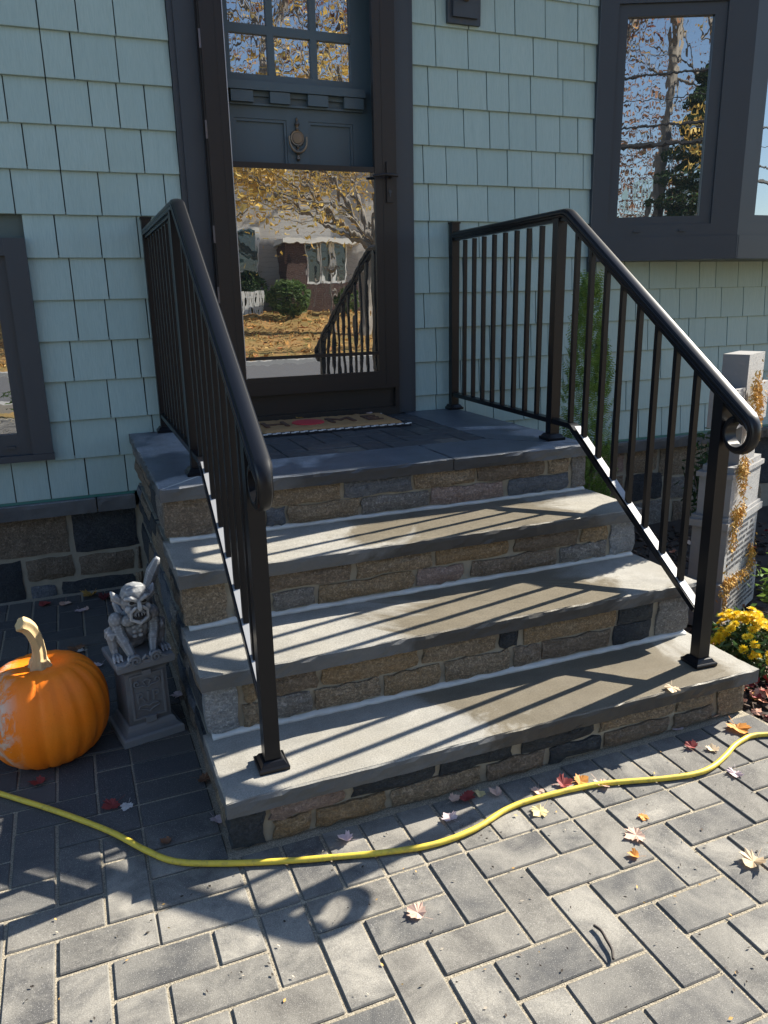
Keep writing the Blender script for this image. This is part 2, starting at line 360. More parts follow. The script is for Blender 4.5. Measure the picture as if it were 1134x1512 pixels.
def stone_piece(wd, ht, mat, parent, M, dep=.05, bulge=.010, seed=0, sag=1):
    nx = 6 if wd > .16 else 4; ny = 4 if ht > .09 else 3
    verts, faces = [], []
    for j in range(ny+1):
        for i in range(nx+1):
            u = i/nx; v_ = j/ny; e = min(u*wd, (1-u)*wd, v_*ht, (1-v_)*ht)
            ju = R.uniform(-.1, .1)*wd/nx if 0 < i < nx else R.uniform(-.0055, .0055)*sag; jv = R.uniform(-.1, .1)*ht/ny if 0 < j < ny else R.uniform(-.0055, .0055)*sag
            rim = (i in (0, nx)) or (j in (0, ny))
            z = R.uniform(-.002, .003) if rim else bulge*(.45+.8*R.random())
            if rim and ((i in (0, nx)) and (j in (0, ny))): z = -.004
            verts.append(((u-.5)*wd+ju, (v_-.5)*ht+jv, z))
    def vid(i, j): return j*(nx+1)+i
    for j in range(ny):
        for i in range(nx): faces.append((vid(i, j), vid(i+1, j), vid(i+1, j+1), vid(i, j+1)))
    ring = [vid(i, 0) for i in range(nx+1)]+[vid(nx, j) for j in range(1, ny+1)]+[vid(i, ny) for i in range(nx-1, -1, -1)]+[vid(0, j) for j in range(ny-1, 0, -1)]
    base = len(verts)
    for r_ in ring: x_, y_, z_ = verts[r_]; verts.append((x_, y_, -dep))
    m = len(ring)
    for k in range(m): faces.append((ring[(k+1) % m], ring[k], base+k, base+(k+1) % m))
    me = bpy.data.meshes.new('stone'); me.from_pydata(verts, [], faces); me.update(); me.materials.append(mat)
    for p in me.polygons: p.use_smooth = True
    me.set_sharp_from_angle(angle=D2R(34))
    o = bpy.data.objects.new('stone', me); COL.objects.link(o); o.parent = parent
    if parent.parent is None: o.matrix_parent_inverse = Matrix.Translation(parent.location).inverted()
    o.matrix_basis = M
    return o
def front_M(xc, y, zc): return Matrix.Translation((xc, y, zc)) @ Matrix.Rotation(math.pi/2, 4, 'X')
def left_M(x, yc, zc): return Matrix.Translation((x, yc, zc)) @ Matrix.Rotation(-math.pi/2, 4, 'Z') @ Matrix.Rotation(math.pi/2, 4, 'X')
def right_M(x, yc, zc): return Matrix.Translation((x, yc, zc)) @ Matrix.Rotation(math.pi/2, 4, 'Z') @ Matrix.Rotation(math.pi/2, 4, 'X')
SX = {4: dict(c=(-.645, -.487, 6), d=(1.003, 1.076, 2), t=[(-.473, -.285, 0), (-.278, -.009, 0), (.001, .281, 3), (.287, .554, 0), (.557, .874, 6), (.884, .99, 0)],
              b=[(-.473, -.3, 2), (-.293, -.221, 3), (-.216, .06, 0), (.068, .35, 2), (.356, .68, 5), (.702, .99, 3)]),
      3: dict(c=(-.645, -.511, 0), d=(.96, 1.076, 7), t=[(-.489, -.373, 6), (-.369, -.091, 6), (-.074, .211, 0), (.221, .515, 1), (.535, .815, 6), (.824, .948, 1)],
              b=[(-.489, -.373, 2), (-.364, -.221, 2), (-.209, .138, 1), (.148, .327, 5), (.36, .718, 6), (.733, .948, 2)]),
      2: dict(c=(-.645, -.553, 7), d=(.935, 1.076, 2), t=[(-.54, -.494, 1), (-.486, -.315, 6), (-.305, .01, 1), (.024, .285, 0), (.297, .37, 4), (.388, .755, 1), (.766, .922, 4)],
              b=[(-.54, -.494, 0), (-.486, -.336, 2), (-.326, -.117, 0), (-.106, .085, 1), (.101, .34, 0), (.35, .455, 6), (.464, .737, 6), (.751, .911, 4)]),
      1: dict(c=(-.648, -.556, 4), d=(.955, 1.07, 0), t=[(-.545, -.337, 5), (-.318, -.072, 4), (-.055, .18, 4), (.214, .463, 4), (.486, .773, 0), (.787, .941, 0)],
              b=[(-.536, -.432, 1), (-.42, -.22, 1), (-.207, .079, 0), (.097, .294, 6), (.308, .498, 4), (.511, .76, 6), (.776, .941, 6)])}
for k in (1, 2, 3, 4):
    z0 = ZL[k-1]; z1 = ZL[k]-TH; y = RF[k]
    wall = B('riser_wall', M_mortar, stoop, (L_+.022, R_-.022, y+.008, 0.0, z0+.0005, z1-.0005), bevel=0)
    if k > 1:
        vb, fb = [], []; nb_ = 80
        for q in range(nb_+1):
            x_ = L_+.022+(R_-L_-.044)*q/nb_; hh = .011+.009*abs(fbm(x_, k, 0, 7))+R.uniform(-.001, .001); dd = .008+.008*abs(fbm(x_, k, 5, 6))+R.uniform(-.001, .001)
            vb += [(x_, y+.0078, z0+.0005), (x_, y-dd, z0+.0005), (x_, y-dd*.55, z0+hh*.7), (x_, y+.0078, z0+hh)]
        for q in range(nb_):
            for m_ in range(3): fb.append((4*q+m_, 4*q+m_+1, 4*q+m_+5, 4*q+m_+4))
        fb += [(0, 3, 2, 1), (4*nb_, 4*nb_+1, 4*nb_+2, 4*nb_+3)]
        pydata('mortar_bead', vb, fb, M_mortarw, stoop, smooth=True)
    zb = z0+(.016 if k > 1 else .004); zt = z1-.004; zm = zb+(zt-zb)*.5
    for key in 'cd':
        a, b, m = SX[k][key]; stone_piece(b-a-.004, zt-zb, M_st[m], wall, front_M((a+b)/2, y, (zb+zt)/2), bulge=.008)
    for key, lo, hi in (('t', zm+.0035, zt), ('b', zb, zm-.0035)):
        for a, b, m in SX[k][key]:
            dl = R.uniform(-.004, .004); stone_piece(b-a-.006, hi-lo+dl, M_st[m], wall, front_M((a+b)/2, y, (lo+hi)/2), bulge=.013)
    # flanks
    for side in (-1, 1):
        yy = y+.07; 
        while yy < -.05:
            ln = min(R.uniform(.16, .42), -.012-yy)
            for lo, hi in ([(zb, zt)] if R.random() < .45 else [(zb, zm-.005), (zm+.005, zt)]):
                m = R.choice([4, 6, 6, 2, 0, 3, 4, 6]); X = L_+.022 if side < 0 else R_-.022
                Mx = (left_M if side < 0 else right_M)(X-.008*(-side)*1.0 if side > 0 else X-.008, yy+ln/2, (lo+hi)/2) if side < 0 else right_M(X+.008, yy+ln/2, (lo+hi)/2)
                stone_piece(ln-.012, hi-lo, M_st[m], wall, Mx, bulge=.008)
            yy += ln
# landing
g = .003
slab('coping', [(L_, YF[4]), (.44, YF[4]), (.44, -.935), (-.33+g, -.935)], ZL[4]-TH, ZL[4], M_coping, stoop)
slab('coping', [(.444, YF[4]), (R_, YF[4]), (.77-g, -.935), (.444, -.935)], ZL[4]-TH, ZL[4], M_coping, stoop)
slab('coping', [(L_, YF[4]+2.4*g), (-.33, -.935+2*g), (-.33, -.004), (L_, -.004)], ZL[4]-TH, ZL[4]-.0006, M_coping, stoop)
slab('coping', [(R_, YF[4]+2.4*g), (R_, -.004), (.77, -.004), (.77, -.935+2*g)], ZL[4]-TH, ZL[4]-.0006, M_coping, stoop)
pydata('mitre_joint', [(L_+.004, YF[4]+.002, ZL[4]+.0006), (L_+.014, YF[4]+.004, ZL[4]+.0006), (-.325, -.932, ZL[4]+.0006), (-.333, -.93, ZL[4]+.0006), (L_+.004, YF[4]+.002, ZL[4]-.04), (L_+.014, YF[4]+.004, ZL[4]-.04), (-.325, -.932, ZL[4]-.04), (-.333, -.93, ZL[4]-.04)],
       [(0, 1, 2, 3), (0, 4, 5, 1), (1, 5, 6, 2), (2, 6, 7, 3), (3, 7, 4, 0)], M_mortarw, stoop)
B('landing_bed', simple('dark_joint_sand', (.10, .095, .085), .95, .3, 60), stoop, (-.33, .77, -.935, -.004, .70, .7535), bevel=0)
PP = .113
def pbm(w_, l_):
    bm = bmesh.new(); box(bm, -w_/2+.0035, w_/2-.0035, -l_/2+.0035, l_/2-.0035, -.03, 0); bmesh.ops.bevel(bm, geom=[e for e in bm.edges if all(v.co.z > -1e-6 for v in e.verts)], offset=.003, segments=1, affect='EDGES'); return bm
pc = {}
for j in range(9):
    for i in range(-3, 12):
        if (i-j-2) % 4 == 0: cs = [(i, j), (i+1, j)]
        elif (i-j-1) % 4 == 0: cs = [(i, j), (i, j+1)]
        else: continue
        x0 = max(-.33, -.346+min(c[0] for c in cs)*PP); x1 = min(.77, -.346+(max(c[0] for c in cs)+1)*PP); y0 = -.933+min(c[1] for c in cs)*PP; y1 = min(-.005, -.933+(max(c[1] for c in cs)+1)*PP)
        if x1-x0 < .03 or y1-y0 < .03: continue
        key = (round(x1-x0, 3), round(y1-y0, 3))
        if key not in pc:
            bm = pbm(*key); me = bpy.data.meshes.new('paver'); bm.to_mesh(me); bm.free(); me.materials.append(M_porchpaver); pc[key] = me
        mkobj('paver', pc[key], None, stoop, loc=((x0+x1)/2, (y0+y1)/2, .7585+R.uniform(-.001, .001)), rot=(R.uniform(-.004, .004), R.uniform(-.004, .004), 0))

# ------------------------------------------------------------------ house
house = empty('house', (.3, 0, 0)); tag(house, 'sage green shingled house with dark bronze trim and stone foundation', 'house')
M_int = simple('dark_interior', (.012, .012, .013), .9, .1)
# shell behind the shingles, with a real door opening
EX, Z0S = .1791, .4833
DX0, DX1 = -.20, .75
B('wall', simple('shaded_siding_backing', (.07, .10, .10), .8, .1), house, (-7, DX0, .014, .18, .47, 3.62), (DX1, 9.5, .014, .18, .47, 3.62), (DX0, DX1, .014, .18, 2.98, 3.62), bevel=0)  # siding colour darkened, shade painted into the gaps between shingles
B('interior', M_int, house, (-7, 9.5, .5, 5, -.2, 3.6), (DX0-.02, DX0, .18, .5, .7, 3), (DX1, DX1+.02, .18, .5, .7, 3), bevel=0)
B('roof', simple('roof_shingle', (.06, .06, .065), .9, .2, 20), house, (-7.4, 9.9, -.32, 6, 3.62, 3.78), bevel=0)
wall_part = B('siding', M_siding, house, (-7, -6.98, -.002, .012, .49, 3.6), bevel=0)
def shing_me(wd, hh=.192):
    bm = bmesh.new(); vs_ = box(bm, -wd/2+.0026, wd/2-.0026, -.013, .0, 0, hh)
    for v in vs_:
        if v.co.z > .1: v.co.y = -.0025 if v.co.y < -.01 else .004
        else: v.co.y = -.0175 if v.co.y < -.01 else .0115
    ed = [e for e in bm.edges if all(v.co.z < .01 and v.co.y < 0 for v in e.verts)]
    bmesh.ops.bevel(bm, geom=ed, offset=.002, segments=1, affect='EDGES'); bmesh.ops.recalc_face_normals(bm, faces=bm.faces); return bm
sh_cache = {}; far_sh = bmesh.new(); nsh = 0
def shingle(x0, x1, z, vis):
    global nsh
    wd = round(x1-x0, 3)
    if wd < .012: return
    if vis and nsh < 300:
        if wd not in sh_cache:
            bm = shing_me(wd); me = bpy.data.meshes.new('shingle'); bm.to_mesh(me); bm.free(); me.materials.append(M_siding); sh_cache[wd] = me
        o = bpy.data.objects.new('shingle', sh_cache[wd]); COL.objects.link(o); o.parent = wall_part; nsh += 1
        o.location = ((x0+x1)/2, R.uniform(-.0012, .0012), z+R.uniform(-.0008, .0008)); o.rotation_euler = (0, R.uniform(-.004, .004), 0)
    else:
        vs_ = box(far_sh, x0+.002, x1-.002, -.013, .003, z, z+.192)
        for v in vs_:
            if v.co.z > z+.1: v.co.y = -.0025 if v.co.y < -.01 else .004
            else: v.co.y = -.0135 if v.co.y < -.01 else .0115
# joints read off the wall left of the door (courses counted from the bottom)
def row(xa, xb, z, visf):
    x = xa; first = True
    while x < xb-.003:
        wd = R.choice([.115, .13, .15, .165, .18, .18, .2]) if not first else R.choice([.06, .09, .13, .17])
        first = False
        nxt = x+wd
        if xb-nxt < .05: nxt = xb
        shingle(x, nxt, z, visf(x, nxt)); x = nxt
for c_ in range(0, 18):
    z = Z0S+c_*EX
    if z > 3.5: break
    # left of the door (window opening at the far left)
    wz0, wz1 = .655, 1.66
    vis = z < 2.66
    if z+EX*.9 > wz0+.02 and z < wz1-.06:
        row(-.995, -.312, z, lambda a, b: vis); row(-6.9, -1.80, z, lambda a, b: False)
    else:
        row(-1.55, -.312, z, lambda a, b: vis); row(-6.9, -1.55, z, lambda a, b: False)
    # right of the door
    if z < 1.50:
        row(.842, 3.62, z, lambda a, b: a < 3.55); row(3.62, 9.4, z, lambda a, b: False)
    else:
        row(.842, 1.95, z, lambda a, b: vis); row(4.4, 9.4, z, lambda a, b: False)
    if z > 3.0: row(-.312, .842, z, lambda a, b: False)
tag(fin(far_sh, 'outer_shingles', M_siding, house), kind='stuff')
# flashing strip, ledge and stone foundation
M_green = simple('green_starter_strip', (.03, .14, .125), .4, .1)
B('starter_strip', M_green, house, (-6.9, L_-.002, -.017, .013, .471, .484), (R_+.002, 9.4, -.017, .013, .471, .484), bevel=.002)
for a, b in ((-3.2, -1.955), (-1.95, -.838), (-.832, L_-.004), (R_+.01, 1.55), (1.556, 2.15), (2.157, 3.3), (3.306, 4.6)):
    slab('ledge_stone', [(a, -.042), (b, -.042), (b, .06), (a, .06)], .402, .470, M_ledge, house, jit=.003)
found = B('foundation', M_mortar, house, (-6.9, 9.4, .025, .40, -.3, .402), bevel=0)
FS = [(-1.30, -.982, .205, .392, 6), (-.958, -.66, .196, .392, 4), (-.948, -.69, .074, .178, 6), (-.676, -.657, .074, .185, 6), (-1.182, -.974, .08, .190, 6), (-1.42, -1.205, -.03, .190, 4), (-1.182, -1.068, -.03, .052, 3), (-1.04, -.70, -.05, .056, 4), (-.69, -.657, -.05, .056, 0), (-1.62, -1.32, .205, .392, 0), (-1.70, -1.435, -.04, .188, 2), (-2.0, -1.64, .05, .392, 4)]
for a, b, z0, z1, m in FS: stone_piece(b-a-.004, z1-z0-.003, M_st[m], found, front_M((a+b)/2, .020, (z0+z1)/2), bulge=.012)
FR_ = [(1.75, 1.98, .28, .392, 3), (2.0, 2.30, .26, .392, 5), (2.32, 2.56, .25, .392, 0), (2.58, 2.9, .20, .392, 0), (1.70, 2.02, .13, .265, 7), (2.04, 2.30, .02, .245, 6), (2.32, 2.62, .06, .235, 4), (2.64, 2.95, .04, .185, 2), (1.66, 2.02, -.02, .115, 2), (2.04, 2.3, -.14, .005, 2), (2.32, 2.7, -.14, .045, 2), (2.72, 3.1, -.14, .025, 6), (2.97, 3.3, .05, .39, 2), (3.12, 3.5, -.14, .04, 0), (3.32, 3.7, .06, .39, 4), (1.30, 1.73, .14, .392, 6), (1.30, 1.64, -.1, .125, 2), (1.66, 2.02, -.16, -.035, 6), (3.72, 4.1, .06, .39, 6)]
for a, b, z0, z1, m in FR_: stone_piece(b-a-.006, z1-z0-.003, M_st[m], found, front_M((a+b)/2, .020, (z0+z1)/2), bulge=.012)

# --- storm door and entry door
B('door_casing', M_trim, house, (-.312, -.288, -.024, .012, .762, 2.98), (-.2878, -.196, -.034, .012, .762, 2.98), (.735, .818, -.034, .012, .762, 2.98), (.8182, .842, -.024, .012, .762, 2.98), (-.312, .842, -.034, .012, 2.981, 3.1), bevel=.003)
B('door_jamb', M_storm, house, (-.1958, -.17, -.052, .16, .80, 2.979), (.712, .7348, -.052, .16, .80, 2.979), bevel=.002)
B('door_sill', simple('black_sill', (.010, .011, .013), .45, .1), house, (-.196, .735, -.05, .16, .758, .80), (-.196, .735, -.034, .14, .8003, .904), bevel=.004)
sd = B('storm_door', M_storm, house, (-.186, -.083, -.082, -.054, .906, 2.95), (.610, .724, -.082, -.054, .906, 2.95), (-.0829, .6099, -.082, -.054, .906, .992), (-.0829, .6099, -.082, -.054, 2.85, 2.95), (-.0829, .6099, -.079, -.056, 1.948, 1.972), bevel=.003)
B('frame_groove', M_gasket, sd, (-.121, -.119, -.0835, -.081, .93, 2.9), (.650, .652, -.0835, -.081, .93, 2.9), (-.08, .60, -.0835, -.081, .968, .970), bevel=0)
B('glazing_edge', M_alum, sd, (-.0868, -.0834, -.0855, -.0825, .99, 2.85), bevel=0)
B('glazing_edge', M_alum, sd, (.7252, .7275, -.0715, -.054, .91, 2.94), bevel=0)
B('sash_rail', M_storm, sd, (-.082, .609, -.0795, -.057, 1.078, 1.094), bevel=.002)
B('glass_pane', M_glass, sd, (-.0825, .6095, -.0705, -.0655, .9925, 1.0775), bevel=0)
B('glass_pane', M_glass, sd, (-.0825, .6095, -.0735, -.0685, 1.0945, 1.9475), bevel=0)
B('hinge', M_gasket, sd, (-.1925, -.1862, -.076, -.06, .92, 2.94), bevel=.002)
for z in (1.35, 1.62, 2.06, 2.42, 2.72): B('hinge_knuckle', simple('hinge_steel', (.12, .12, .14), .3, .05, metal=.6), sd, (-.1945, -.1855, -.0815, -.0755, z, z+.075), bevel=.0015)
# lever handle
bm = bmesh.new(); box(bm, .668, .700, -.092, -.0822, 1.812, 1.998); ha = fin(bm, 'handle', M_storm, sd, bevel=.003)
bm = bmesh.new(); tube(bm, [(.684, -.09, 1.931), (.684, -.125, 1.931)], .010, 10); tube(bm, [(.712, -.125, 1.930), (.684, -.127, 1.932), (.65, -.128, 1.934), (.615, -.124, 1.930), (.585, -.115, 1.926)], [.007, .0085, .008, .007, .006], 10); fin(bm, 'handle', M_storm, sd, smooth=True)
bm = bmesh.new(); tube(bm, [(.684, -.091, 1.862), (.684, -.0955, 1.862)], .008, 12); box(bm, .6815, .6865, -.0945, -.0915, 1.838, 1.858); fin(bm, 'lock_cylinder', M_trim, sd)
# entry door behind
Y0 = .05
gx = [(-.034, .144), (.176, .352), (.384, .552)]; gz = [(2.370, 2.538), (2.576, 2.744), (2.782, 2.93)]
fr = []
fr.append((-.17, gx[0][0], Y0+.004, Y0+.045, .81, 2.97)); fr.append((gx[2][1], .712, Y0+.004, Y0+.045, .81, 2.97))
fr.append((gx[0][0], gx[2][1], Y0+.004, Y0+.045, 2.183, gz[0][0])); fr.append((gx[0][0], gx[2][1], Y0+.004, Y0+.045, gz[2][1], 2.97))
for q in (0, 1): fr.append((gx[0][0], gx[2][1], Y0+.008, Y0+.04, gz[q][1], gz[q+1][0]))
for q in (0, 1):
    for z0, z1 in gz: fr.append((gx[q][1], gx[q+1][0], Y0+.008, Y0+.04, z0, z1))
fr.append((.216, .325, Y0+.004, Y0+.045, .81, 2.183)); fr.append((gx[0][0], .2159, Y0+.004, Y0+.045, .81, 1.2)); fr.append((.3251, gx[2][1], Y0+.004, Y0+.045, .81, 1.2))
ed_ = B('front_door', M_door, house, *fr, bevel=.0025)
for x0, x1 in gx:
    for z0, z1 in gz: B('pane', M_glasslite, ed_, (x0, x1, Y0+.022, Y0+.026, z0, z1), bevel=0)
for x0, x1 in ((-.034, .2159), (.3251, .552)):
    B('panel', M_door, ed_, (x0+.0005, x1-.0005, Y0+.016, Y0+.03, 1.2, 2.1825), bevel=0)
    B('panel_moulding', M_door, ed_, (x0+.001, x0+.012, Y0+.007, Y0+.0159, 1.2, 2.182), (x1-.012, x1-.001, Y0+.007, Y0+.0159, 1.2, 2.182), (x0+.0121, x1-.0121, Y0+.007, Y0+.0159, 2.17, 2.182), bevel=.003)
B('shelf', M_door, ed_, (-.062, .608, Y0-.036, Y0+.0038, 2.296, 2.332), (-.055, .60, Y0-.012, Y0+.0036, 2.236, 2.2445), (-.055, .60, Y0-.008, Y0+.0034, 2.2755, 2.2955), bevel=.003)
for x0, x1 in ((-.049, .055), (.135, .231), (.319, .419), (.5, .6)): B('dentil', M_door, ed_, (x0, x1, Y0-.030, Y0-.0082, 2.2455, 2.2935), bevel=.003)
# knocker: urn finial, round plate, hanging bail
M_brass = simple('aged_brass', (.16, .13, .10), .42, .2, 30, metal=.75)
bm = bmesh.new(); T = Matrix.Translation((.265, Y0-.004, 0))
lathe(bm, [(.002, 2.196), (.006, 2.19), (.004, 2.182), (.010, 2.172), (.013, 2.165), (.007, 2.157), (.006, 2.150), (.009, 2.145), (.006, 2.138)], 12, T)
lathe(bm, [(.034, 0), (.036, .004), (.033, .008), (.026, .007), (.024, .010), (.002, .011)], 24, Matrix.Translation((.265, Y0+.003, 2.106)) @ Matrix.Rotation(math.pi/2, 4, 'X'))
tube(bm, [(.265+.043*math.cos(t), Y0-.016-.004*math.sin(t), 2.098+.056*math.sin(t)*1.0) for t in [math.pi+math.pi*q/16 for q in range(17)]], [.0035+.004*math.sin(math.pi*q/16) for q in range(17)], 8)
tube(bm, [(.222, Y0-.012, 2.098), (.222, Y0-.012, 2.112)], .005, 8); tube(bm, [(.308, Y0-.012, 2.098), (.308, Y0-.012, 2.112)], .005, 8)
lathe(bm, [(.003, 2.075), (.008, 2.066), (.004, 2.058), (.010, 2.046), (.012, 2.04), (.006, 2.03), (.008, 2.02), (.010, 2.012), (.004, 2.004)], 12, T)
fin(bm, 'knocker', M_brass, ed_, smooth=True)

# --- small window at the far left
lw = B('side_window', M_trim, house, (-1.079, -.993, -.045, .012, .705, 1.638), (-1.78, -1.0791, -.045, .012, 1.566, 1.638), (-1.78, -1.694, -.045, .012, .705, 1.5659), (-1.78, -.990, -.052, .012, .675, .7048), bevel=.004)
B('sash', M_trim, lw, (-1.135, -1.0795, -.026, .012, .7052, 1.5655), (-1.6935, -1.6385, -.026, .012, .7052, 1.5655), (-1.6384, -1.1351, -.026, .012, .7052, .80), (-1.6384, -1.1351, -.026, .012, 1.525, 1.5655), bevel=.003)
B('glass_pane', M_glassbay, lw, (-1.6383, -1.1352, -.004, .0, .8002, 1.5248), bevel=0)
bm = bmesh.new(); tube(bm, [(-1.16, -.031, .742), (-1.15, -.034, .742)], .006, 8); box(bm, -1.19, -1.15, -.040, -.0265, .737, .747); fin(bm, 'latch', M_trim, lw, bevel=.002)

# --- bay window: angled side facet and front facet
A0 = Vector((1.94, -.015, 0)); U = Vector((.9135, -.4068, 0)); NF = Vector((-.4068, -.9135, 0))
def facet(o, u): return Matrix(((u.x, u.y*1.0, 0, o.x), (u.y, -u.x, 0, o.y), (0, 0, 1, 0), (0, 0, 0, 1)))
# local frame: x along facet, y outward (towards viewer), z up
def FM(o, u): nrm = Vector((u.y, -u.x, 0)); return Matrix(((u.x, nrm.x, 0, o.x), (u.y, nrm.y, 0, o.y), (0, 0, 1, 0), (0, 0, 0, 1)))
F1 = FM(A0, U); FL = .803; A1 = A0+U*FL; F2 = FM(A1, Vector((1, 0, 0))); FW = 1.55
A2 = A1+Vector((FW, 0, 0)); F3 = FM(A2, Vector((.9135, .4068, 0)))
bay = empty('bay_tmp', (0, 0, 0)); bpy.data.objects.remove(bay)
bm = bmesh.new()
TB = .018
def facet_frame(bm, Mx, ln, s0, s1, z0, z1):
    box(bm, -.004, s0, -.06, TB, 1.657, 3.1, Mx); box(bm, s1, ln+.004, -.06, TB, 1.657, 3.1, Mx); box(bm, s0, s1, -.06, TB, 1.657, z0, Mx); box(bm, s0, s1, -.06, TB, z1, 3.1, Mx)
    box(bm, -.012, ln+.012, -.3, TB+.012, 1.532, 1.6565, Mx)
facet_frame(bm, F1, FL, .088, .655, 1.722, 2.816); facet_frame(bm, F2, FW, .075, FW-.075, 1.722, 2.816); facet_frame(bm, F3, FL, .148, .715, 1.722, 2.816)
bayw = fin(bm, 'bay_window', M_trim, house, bevel=.003)
pydata('bay_soffit', [(1.94, .0, 1.5315), (A1.x, A1.y-.0, 1.5315), (A2.x, A2.y, 1.5315), (A2.x+.73, 0, 1.5315), (1.94, .0, 1.5325), (A1.x, A1.y, 1.5325), (A2.x, A2.y, 1.5325), (A2.x+.73, 0, 1.5325)], [(0, 1, 2, 3), (7, 6, 5, 4), (0, 4, 5, 1), (1, 5, 6, 2), (2, 6, 7, 3), (3, 7, 4, 0)], M_trim, bayw)
B('bay_drip_board', M_trim, bayw, (1.925, 1.955, -.03, .012, 1.45, 3.0), bevel=.002)
pydata('bay_roof', [(1.9, .0, 3.1), (A1.x-.05, A1.y-.08, 3.1), (A2.x+.05, A2.y-.08, 3.1), (A2.x+.8, 0, 3.1), (2.2, .0, 3.4), (A2.x+.4, 0, 3.4)], [(0, 1, 2, 3), (0, 4, 1), (1, 4, 5, 2), (2, 5, 3), (0, 3, 5, 4)], M_trim, bayw)
def sash_at(Mx, s0, s1, g0, g1, ):
    B('sash', M_trim, bayw, (s0+.0006, g0, -.045, .004, 1.7226, 2.8154), (g1, s1-.0006, -.045, .004, 1.7226, 2.8154), (g0, g1, -.045, .004, 1.7226, 1.766), (g0, g1, -.045, .004, 2.757, 2.8154), bevel=.003, M=Mx)
    B('glass_pane', M_glassbay, bayw, (g0+.0005, g1-.0005, -.022, -.016, 1.7665, 2.7565), bevel=0, M=Mx)
    for q in (.28, .72):
        xx = s0+(s1-s0)*q; B('sash_lock', M_trim, bayw, (xx-.018, xx+.018, TB+.0004, TB+.010, 1.683, 1.694), bevel=.002, M=Mx)
sash_at(F1, .088, .655, .139, .592); sash_at(F2, .075, FW/2-.002, .125, FW/2-.06); sash_at(F2, FW/2+.002, FW-.075, FW/2+.06, FW-.125); sash_at(F3, .148, .715, .2, .66)
# pale window clings: skeleton in a pointed hat and a scalloped block of lettering
M_cling = simple('pale_green_cling', (.55, .74, .68), .5, .15, 60)
def ring2(pts, wd, Mx, bm, yy):
    for a, b in zip(pts[:-1], pts[1:]):
        a = Vector((*a, 0)); b = Vector((*b, 0)); t = (b-a).normalized(); q = Vector((-t.y, t.x, 0))*wd/2
        if (b-a).length < 1e-6: continue
        vs_ = [bm.verts.new(Mx @ Vector((p.x, yy, p.y))) for p in (a-q, b-q, b+q, a+q)]; bm.faces.new(vs_)
def disc2(cx, cz, r, Mx, bm, yy, sz=1): bm.faces.new([bm.verts.new(Mx @ Vector((cx+r*math.cos(t), yy, cz+r*sz*math.sin(t)))) for t in [2*math.pi*q/14 for q in range(14)]])
bm = bmesh.new(); yy = -.0145; cx = .181
disc2(cx, 1.876, .020, F1, bm, yy, .85)
bm.faces.new([bm.verts.new(F1 @ Vector((cx+a, yy, z))) for a, z in ((-.019, 1.888), (.019, 1.888), (.006, 1.93))])
ring2([(cx, 1.856), (cx, 1.815)], .007, F1, bm, yy+.0003)
for z in (1.85, 1.84, 1.83): ring2([(cx-.014, z-.004), (cx, z), (cx+.014, z-.004)], .003, F1, bm, yy+.0006)
ring2([(cx-.013, 1.815), (cx+.013, 1.815)], .006, F1, bm, yy+.0009); ring2([(cx-.008, 1.814), (cx-.004, 1.797), (cx+.008, 1.785)], .004, F1, bm, yy+.0012)
ring2([(cx+.008, 1.814), (cx+.014, 1.797), (cx+.026, 1.79), (cx+.03, 1.80)], .004, F1, bm, yy+.0015)
ring2([(cx-.014, 1.848), (cx-.022, 1.832), (cx-.02, 1.815)], .003, F1, bm, yy+.0018); ring2([(cx+.014, 1.848), (cx+.02, 1.83), (cx+.022, 1.815)], .003, F1, bm, yy+.0021)
x0 = .226
ol = [(x0, 1.945), (x0+.02, 1.94), (x0+.024, 1.956), (x0+.05, 1.958), (x0+.065, 1.952), (x0+.072, 1.96), (x0+.104, 1.96), (x0+.102, 1.92), (x0+.094, 1.915), (x0+.094, 1.89), (x0+.084, 1.862), (x0+.062, 1.862), (x0+.054, 1.868), (x0+.046, 1.86), (x0+.006, 1.86), (x0+.004, 1.89), (x0+.008, 1.896), (x0, 1.92), (x0, 1.945)]
ring2(ol, .005, F1, bm, yy)
for rz, h in ((1.925, .028), (1.898, .026), (1.868, .028)):
    for q in range(5):
        xx = x0+.013+q*.0175; 
        if q % 2: disc2(xx, rz+h/2, .0055, F1, bm, yy+.0004, 2.0)
        else: ring2([(xx, rz), (xx, rz+h)], .0042, F1, bm, yy+.0004); ring2([(xx-.005, rz+h*.5), (xx+.005, rz+h*.5)], .0036, F1, bm, yy+.0008)
fin(bm, 'window_cling', M_cling, bayw)
# --- wall lantern above the frame edge
lan = empty('wall_lantern', (1.117, -.016, 2.65)); tag(lan, 'black wall lantern back plate right of the storm door, cut off by the top edge', 'lantern')
B('back_plate', M_trim, lan, (1.027, 1.207, -.036, -.012, 2.646, 3.02), bevel=.004)
B('inner_plate', M_trim, lan, (1.050, 1.186, -.050, -.0362, 2.672, 2.99), bevel=.006)
bm = bmesh.new(); lathe(bm, [(.012, 0), (.02, .006), (.016, .02), (.008, .03)], 12, Matrix.Translation((1.118, -.05, 2.757)) @ Matrix.Rotation(math.pi/2, 4, 'X')); tube(bm, [(1.118, -.07, 2.757), (1.118, -.12, 2.765), (1.118, -.17, 2.81), (1.118, -.18, 2.86)], .008, 8); fin(bm, 'arm', M_brass, lan, smooth=True)
bm = bmesh.new(); lathe(bm, [(.04, 2.86), (.075, 2.87), (.085, 3.1), (.09, 3.11), (.02, 3.18), (.008, 3.21)], 6, Matrix.Translation((1.118, -.18, 0))); fin(bm, 'lantern_head', M_trim, lan)

